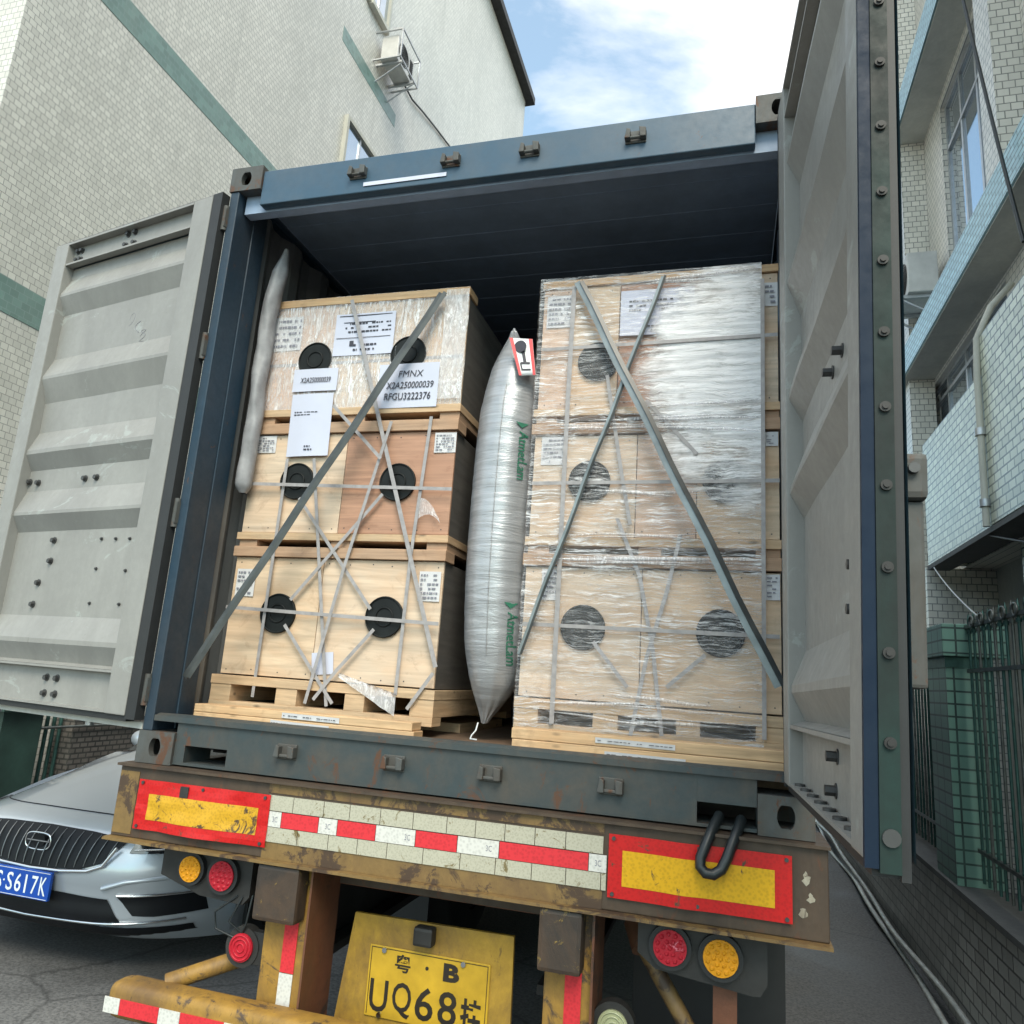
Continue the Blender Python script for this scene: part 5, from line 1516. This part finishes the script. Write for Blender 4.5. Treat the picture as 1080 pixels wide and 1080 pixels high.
for s in (0, 1):
    MB().tube([Vector(cabin(s, k / 28)) + Vector((0, 0, 0.01)) for k in range(1, 27)], 0.022, 8).build('roof_pillar', 'carpaint', CAR)
mr = MB().grid(lambda u, v: (CX + 0.97 + 0.10 * math.cos(2 * math.pi * u) * math.sin(math.pi * v), 2.80 + 0.06 * math.sin(2 * math.pi * u) * math.sin(math.pi * v), G + 1.0 + 0.07 * -math.cos(math.pi * v)), 16, 8, True, True).build('wing_mirror', 'carpaint', CAR)
mr = MB().grid(lambda u, v: (CX - 0.97 + 0.10 * math.cos(2 * math.pi * u) * math.sin(math.pi * v), 2.80 + 0.06 * math.sin(2 * math.pi * u) * math.sin(math.pi * v), G + 1.0 + 0.07 * -math.cos(math.pi * v)), 16, 8, True, True).build('wing_mirror', 'carpaint', CAR)
def front_y(x, h):
    # surface of the nose at height h
    for (a, b) in zip(rows, rows[1:]):
        if a[0] <= h <= b[0]:
            t = (h - a[0]) / (b[0] - a[0])
            return nose(x) + a[1] + (b[1] - a[1]) * t
    return nose(x)
def patch(poly_top, poly_bot, n, off, name, mat, par=CAR, nv=6):
    """patch on the nose between two (x,h) polylines sharing x"""
    def f(u, v):
        def at(pl):
            q = u * (len(pl) - 1); i = min(int(q), len(pl) - 2); t = q - i
            return pl[i][0] + (pl[i + 1][0] - pl[i][0]) * t, pl[i][1] + (pl[i + 1][1] - pl[i][1]) * t
        a, b = at(poly_bot), at(poly_top)
        x = a[0] + (b[0] - a[0]) * v; h = a[1] + (b[1] - a[1]) * v
        return (CX + x, front_y(x, h) - off, G + h)
    return MB().grid(f, n, nv).build(name, mat, par)
gtop = [(-0.52, 0.705), (-0.3, 0.722), (0, 0.728), (0.3, 0.722), (0.52, 0.705)]
gbot = [(-0.42, 0.585), (-0.30, 0.545), (0, 0.530), (0.30, 0.545), (0.42, 0.585)]
gr = patch(gtop, gbot, 30, 0.009, 'grille', 'carblack')
for k in range(17):
    x = -0.47 + 0.94 * k / 16
    t = abs(x) / 0.5
    hb = 0.540 + 0.055 * t ** 2.5
    ht = 0.720 - 0.015 * t ** 2
    pts = [(CX + x * (0.93 + 0.07 * q), front_y(x, hb + (ht - hb) * q) - 0.010 - 0.008 * math.sin(math.pi * q), G + hb + (ht - hb) * q) for q in (0, .2, .4, .6, .8, 1)]
    MB().tube(pts, 0.0028, 6).build('grille_bar', 'grillebar', gr)
pts = [(CX + x, front_y(x, 0.55) - 0.012, G + h) for x, h in [(-0.50, .67), (-0.44, .575), (-0.36, .545), (-0.2, .528), (0, .522), (0.2, .528), (0.36, .545), (0.44, .575), (0.50, .67)]]
MB().tube(pts, 0.009, 8).build('grille_trim', 'chrome', gr)
# badge: a rounded shield outline
n = 28
em = MB().tube([(CX + 0.085 * math.copysign(abs(math.cos(a)) ** 0.6, math.cos(a)), front_y(0, 0.66) - 0.030, G + 0.655 + 0.040 * math.copysign(abs(math.sin(a)) ** 0.7, math.sin(a)) * (1 if math.sin(a) > 0 else 1.15)) for a in (2 * math.pi * i / n for i in range(n + 1))], 0.0045, 6)
em.box(CX - 0.075, CX + 0.075, front_y(0, .66) - 0.031, front_y(0, .66) - 0.026, G + 0.651, G + 0.657)
bd = MB().cyl((CX, front_y(0, .66) - 0.026, G + 0.655), (CX, front_y(0, .66) - 0.008, G + 0.655), 0.040, 20).build('badge', 'carblack', gr)
em.build('badge_rim', 'chrome', bd)
# plate
cpl = MB().cbox(CX - 0.05 - 0.22, CX - 0.05 + 0.22, CY - 0.030, CY - 0.012, G + 0.378, G + 0.518, 0.003).build('number_plate', 'plateblue', CAR)
cpl['label'] = 'blue number plate 粤S S617K'
px = CX - 0.27
def ctxt(s, x, w):
    text_obj('plate_lettering', s, 1, (px + x, CY - 0.0305, G + 0.402), XF, ZF, 'white', cpl, fit=(w, 0.090), extrude=0.0012, bold=0.008)
ctxt('粤', 0.020, 0.048); ctxt('S', 0.080, 0.040)
MB().cyl((px + 0.133, CY - 0.0315, G + 0.448), (px + 0.133, CY - 0.030, G + 0.448), 0.005, 10).build('plate_lettering', 'white', cpl)
ctxt('S', 0.152, 0.042); ctxt('6', 0.209, 0.042); ctxt('1', 0.276, 0.012); ctxt('7', 0.320, 0.042); ctxt('K', 0.376, 0.044)
MB().box(px + 0.006, px + 0.434, CY - 0.0312, CY - 0.0302, G + 0.510, G + 0.5125).box(px + 0.006, px + 0.434, CY - 0.0312, CY - 0.0302, G + 0.383, G + 0.3855).build('plate_border', 'white', cpl)
# lower openings, fog lamp pockets, lip and headlamps
patch([(-0.47, 0.41), (-0.2, 0.42), (0.2, 0.42), (0.47, 0.41)], [(-0.55, 0.305), (-0.2, 0.290), (0.2, 0.290), (0.55, 0.305)], 24, 0.005, 'lower_intake', 'carblack')
patch([(-0.80, 0.268), (-0.4, 0.285), (0, 0.278), (0.4, 0.285), (0.80, 0.268)], [(-0.80, 0.21), (-0.4, 0.21), (0, 0.21), (0.4, 0.21), (0.80, 0.21)], 30, 0.012, 'front_lip', 'carblack')
MB().tube([(CX + x, front_y(x, 0.285) - 0.012, G + 0.285 + 0.02 * abs(x)) for x in [-0.78 + 0.06 * i for i in range(27)]], 0.007, 6).build('lip_trim', 'chrome', CAR)
for s in (-1, 1):
    patch([(s * 0.52, 0.425), (s * 0.65, 0.425), (s * 0.82, 0.425)], [(s * 0.60, 0.335), (s * 0.68, 0.325), (s * 0.84, 0.33)], 14, 0.006, 'fog_pocket', 'carblack')
    MB().tube([(CX + s * x, front_y(x, 0.43) - 0.010, G + 0.432) for x in (0.52, 0.60, 0.68, 0.76, 0.82)], 0.008, 6).build('fog_trim', 'chrome', CAR)
    MB().tube([(CX + s * x, front_y(x, 0.50) - 0.004, G + h) for x, h in ((0.45, 0.465), (0.55, 0.50), (0.68, 0.515), (0.84, 0.515))], 0.012, 8).build('bumper_crease', 'carpaint', CAR)
    hl = patch([(s * 0.55, 0.700), (s * 0.70, 0.715), (s * 0.90, 0.725)], [(s * 0.54, 0.640), (s * 0.70, 0.635), (s * 0.90, 0.655)], 14, 0.006, 'headlight', 'carglass')
    MB().tube([(CX + s * x, front_y(x, 0.66) - 0.012, G + h) for x, h in ((0.56, 0.655), (0.66, 0.655), (0.76, 0.66), (0.88, 0.68))], 0.005, 6).build('light_strip', 'chrome', hl)
# hood shut line
MB().tube([(v[0], v[1] - 0.002, v[2] + 0.002) for v in (carpt(i, 12) for i in range(3, NC - 2))], 0.003, 5).build('hood_gap', 'carblack', CAR)
# dark wheel wells and wheels
for (y) in (1.95, 4.75):
    for s in (-1, 1):
        x1 = CX + s * (HW + 0.035); x0 = CX + s * (HW - 0.20)
        w = MB().cyl((x0, y, G + 0.335), (x1, y, G + 0.335), 0.335, 36)
        wo_ = w.build('wheel', 'rubber', CAR)
        rm = MB().cyl((x1 - s * 0.01, y, G + 0.335), (x1 + s * 0.004, y, G + 0.335), 0.225, 30)
        ro = rm.build('rim', 'carblack', wo_)
        for k in range(5):
            a = 2 * math.pi * k / 5
            MB().cyl((x1 + s * 0.006, y, G + 0.335), (x1 + s * 0.006, y + 0.21 * math.cos(a), G + 0.335 + 0.21 * math.sin(a)), 0.018, 6).build('spoke', 'chrome', wo_)
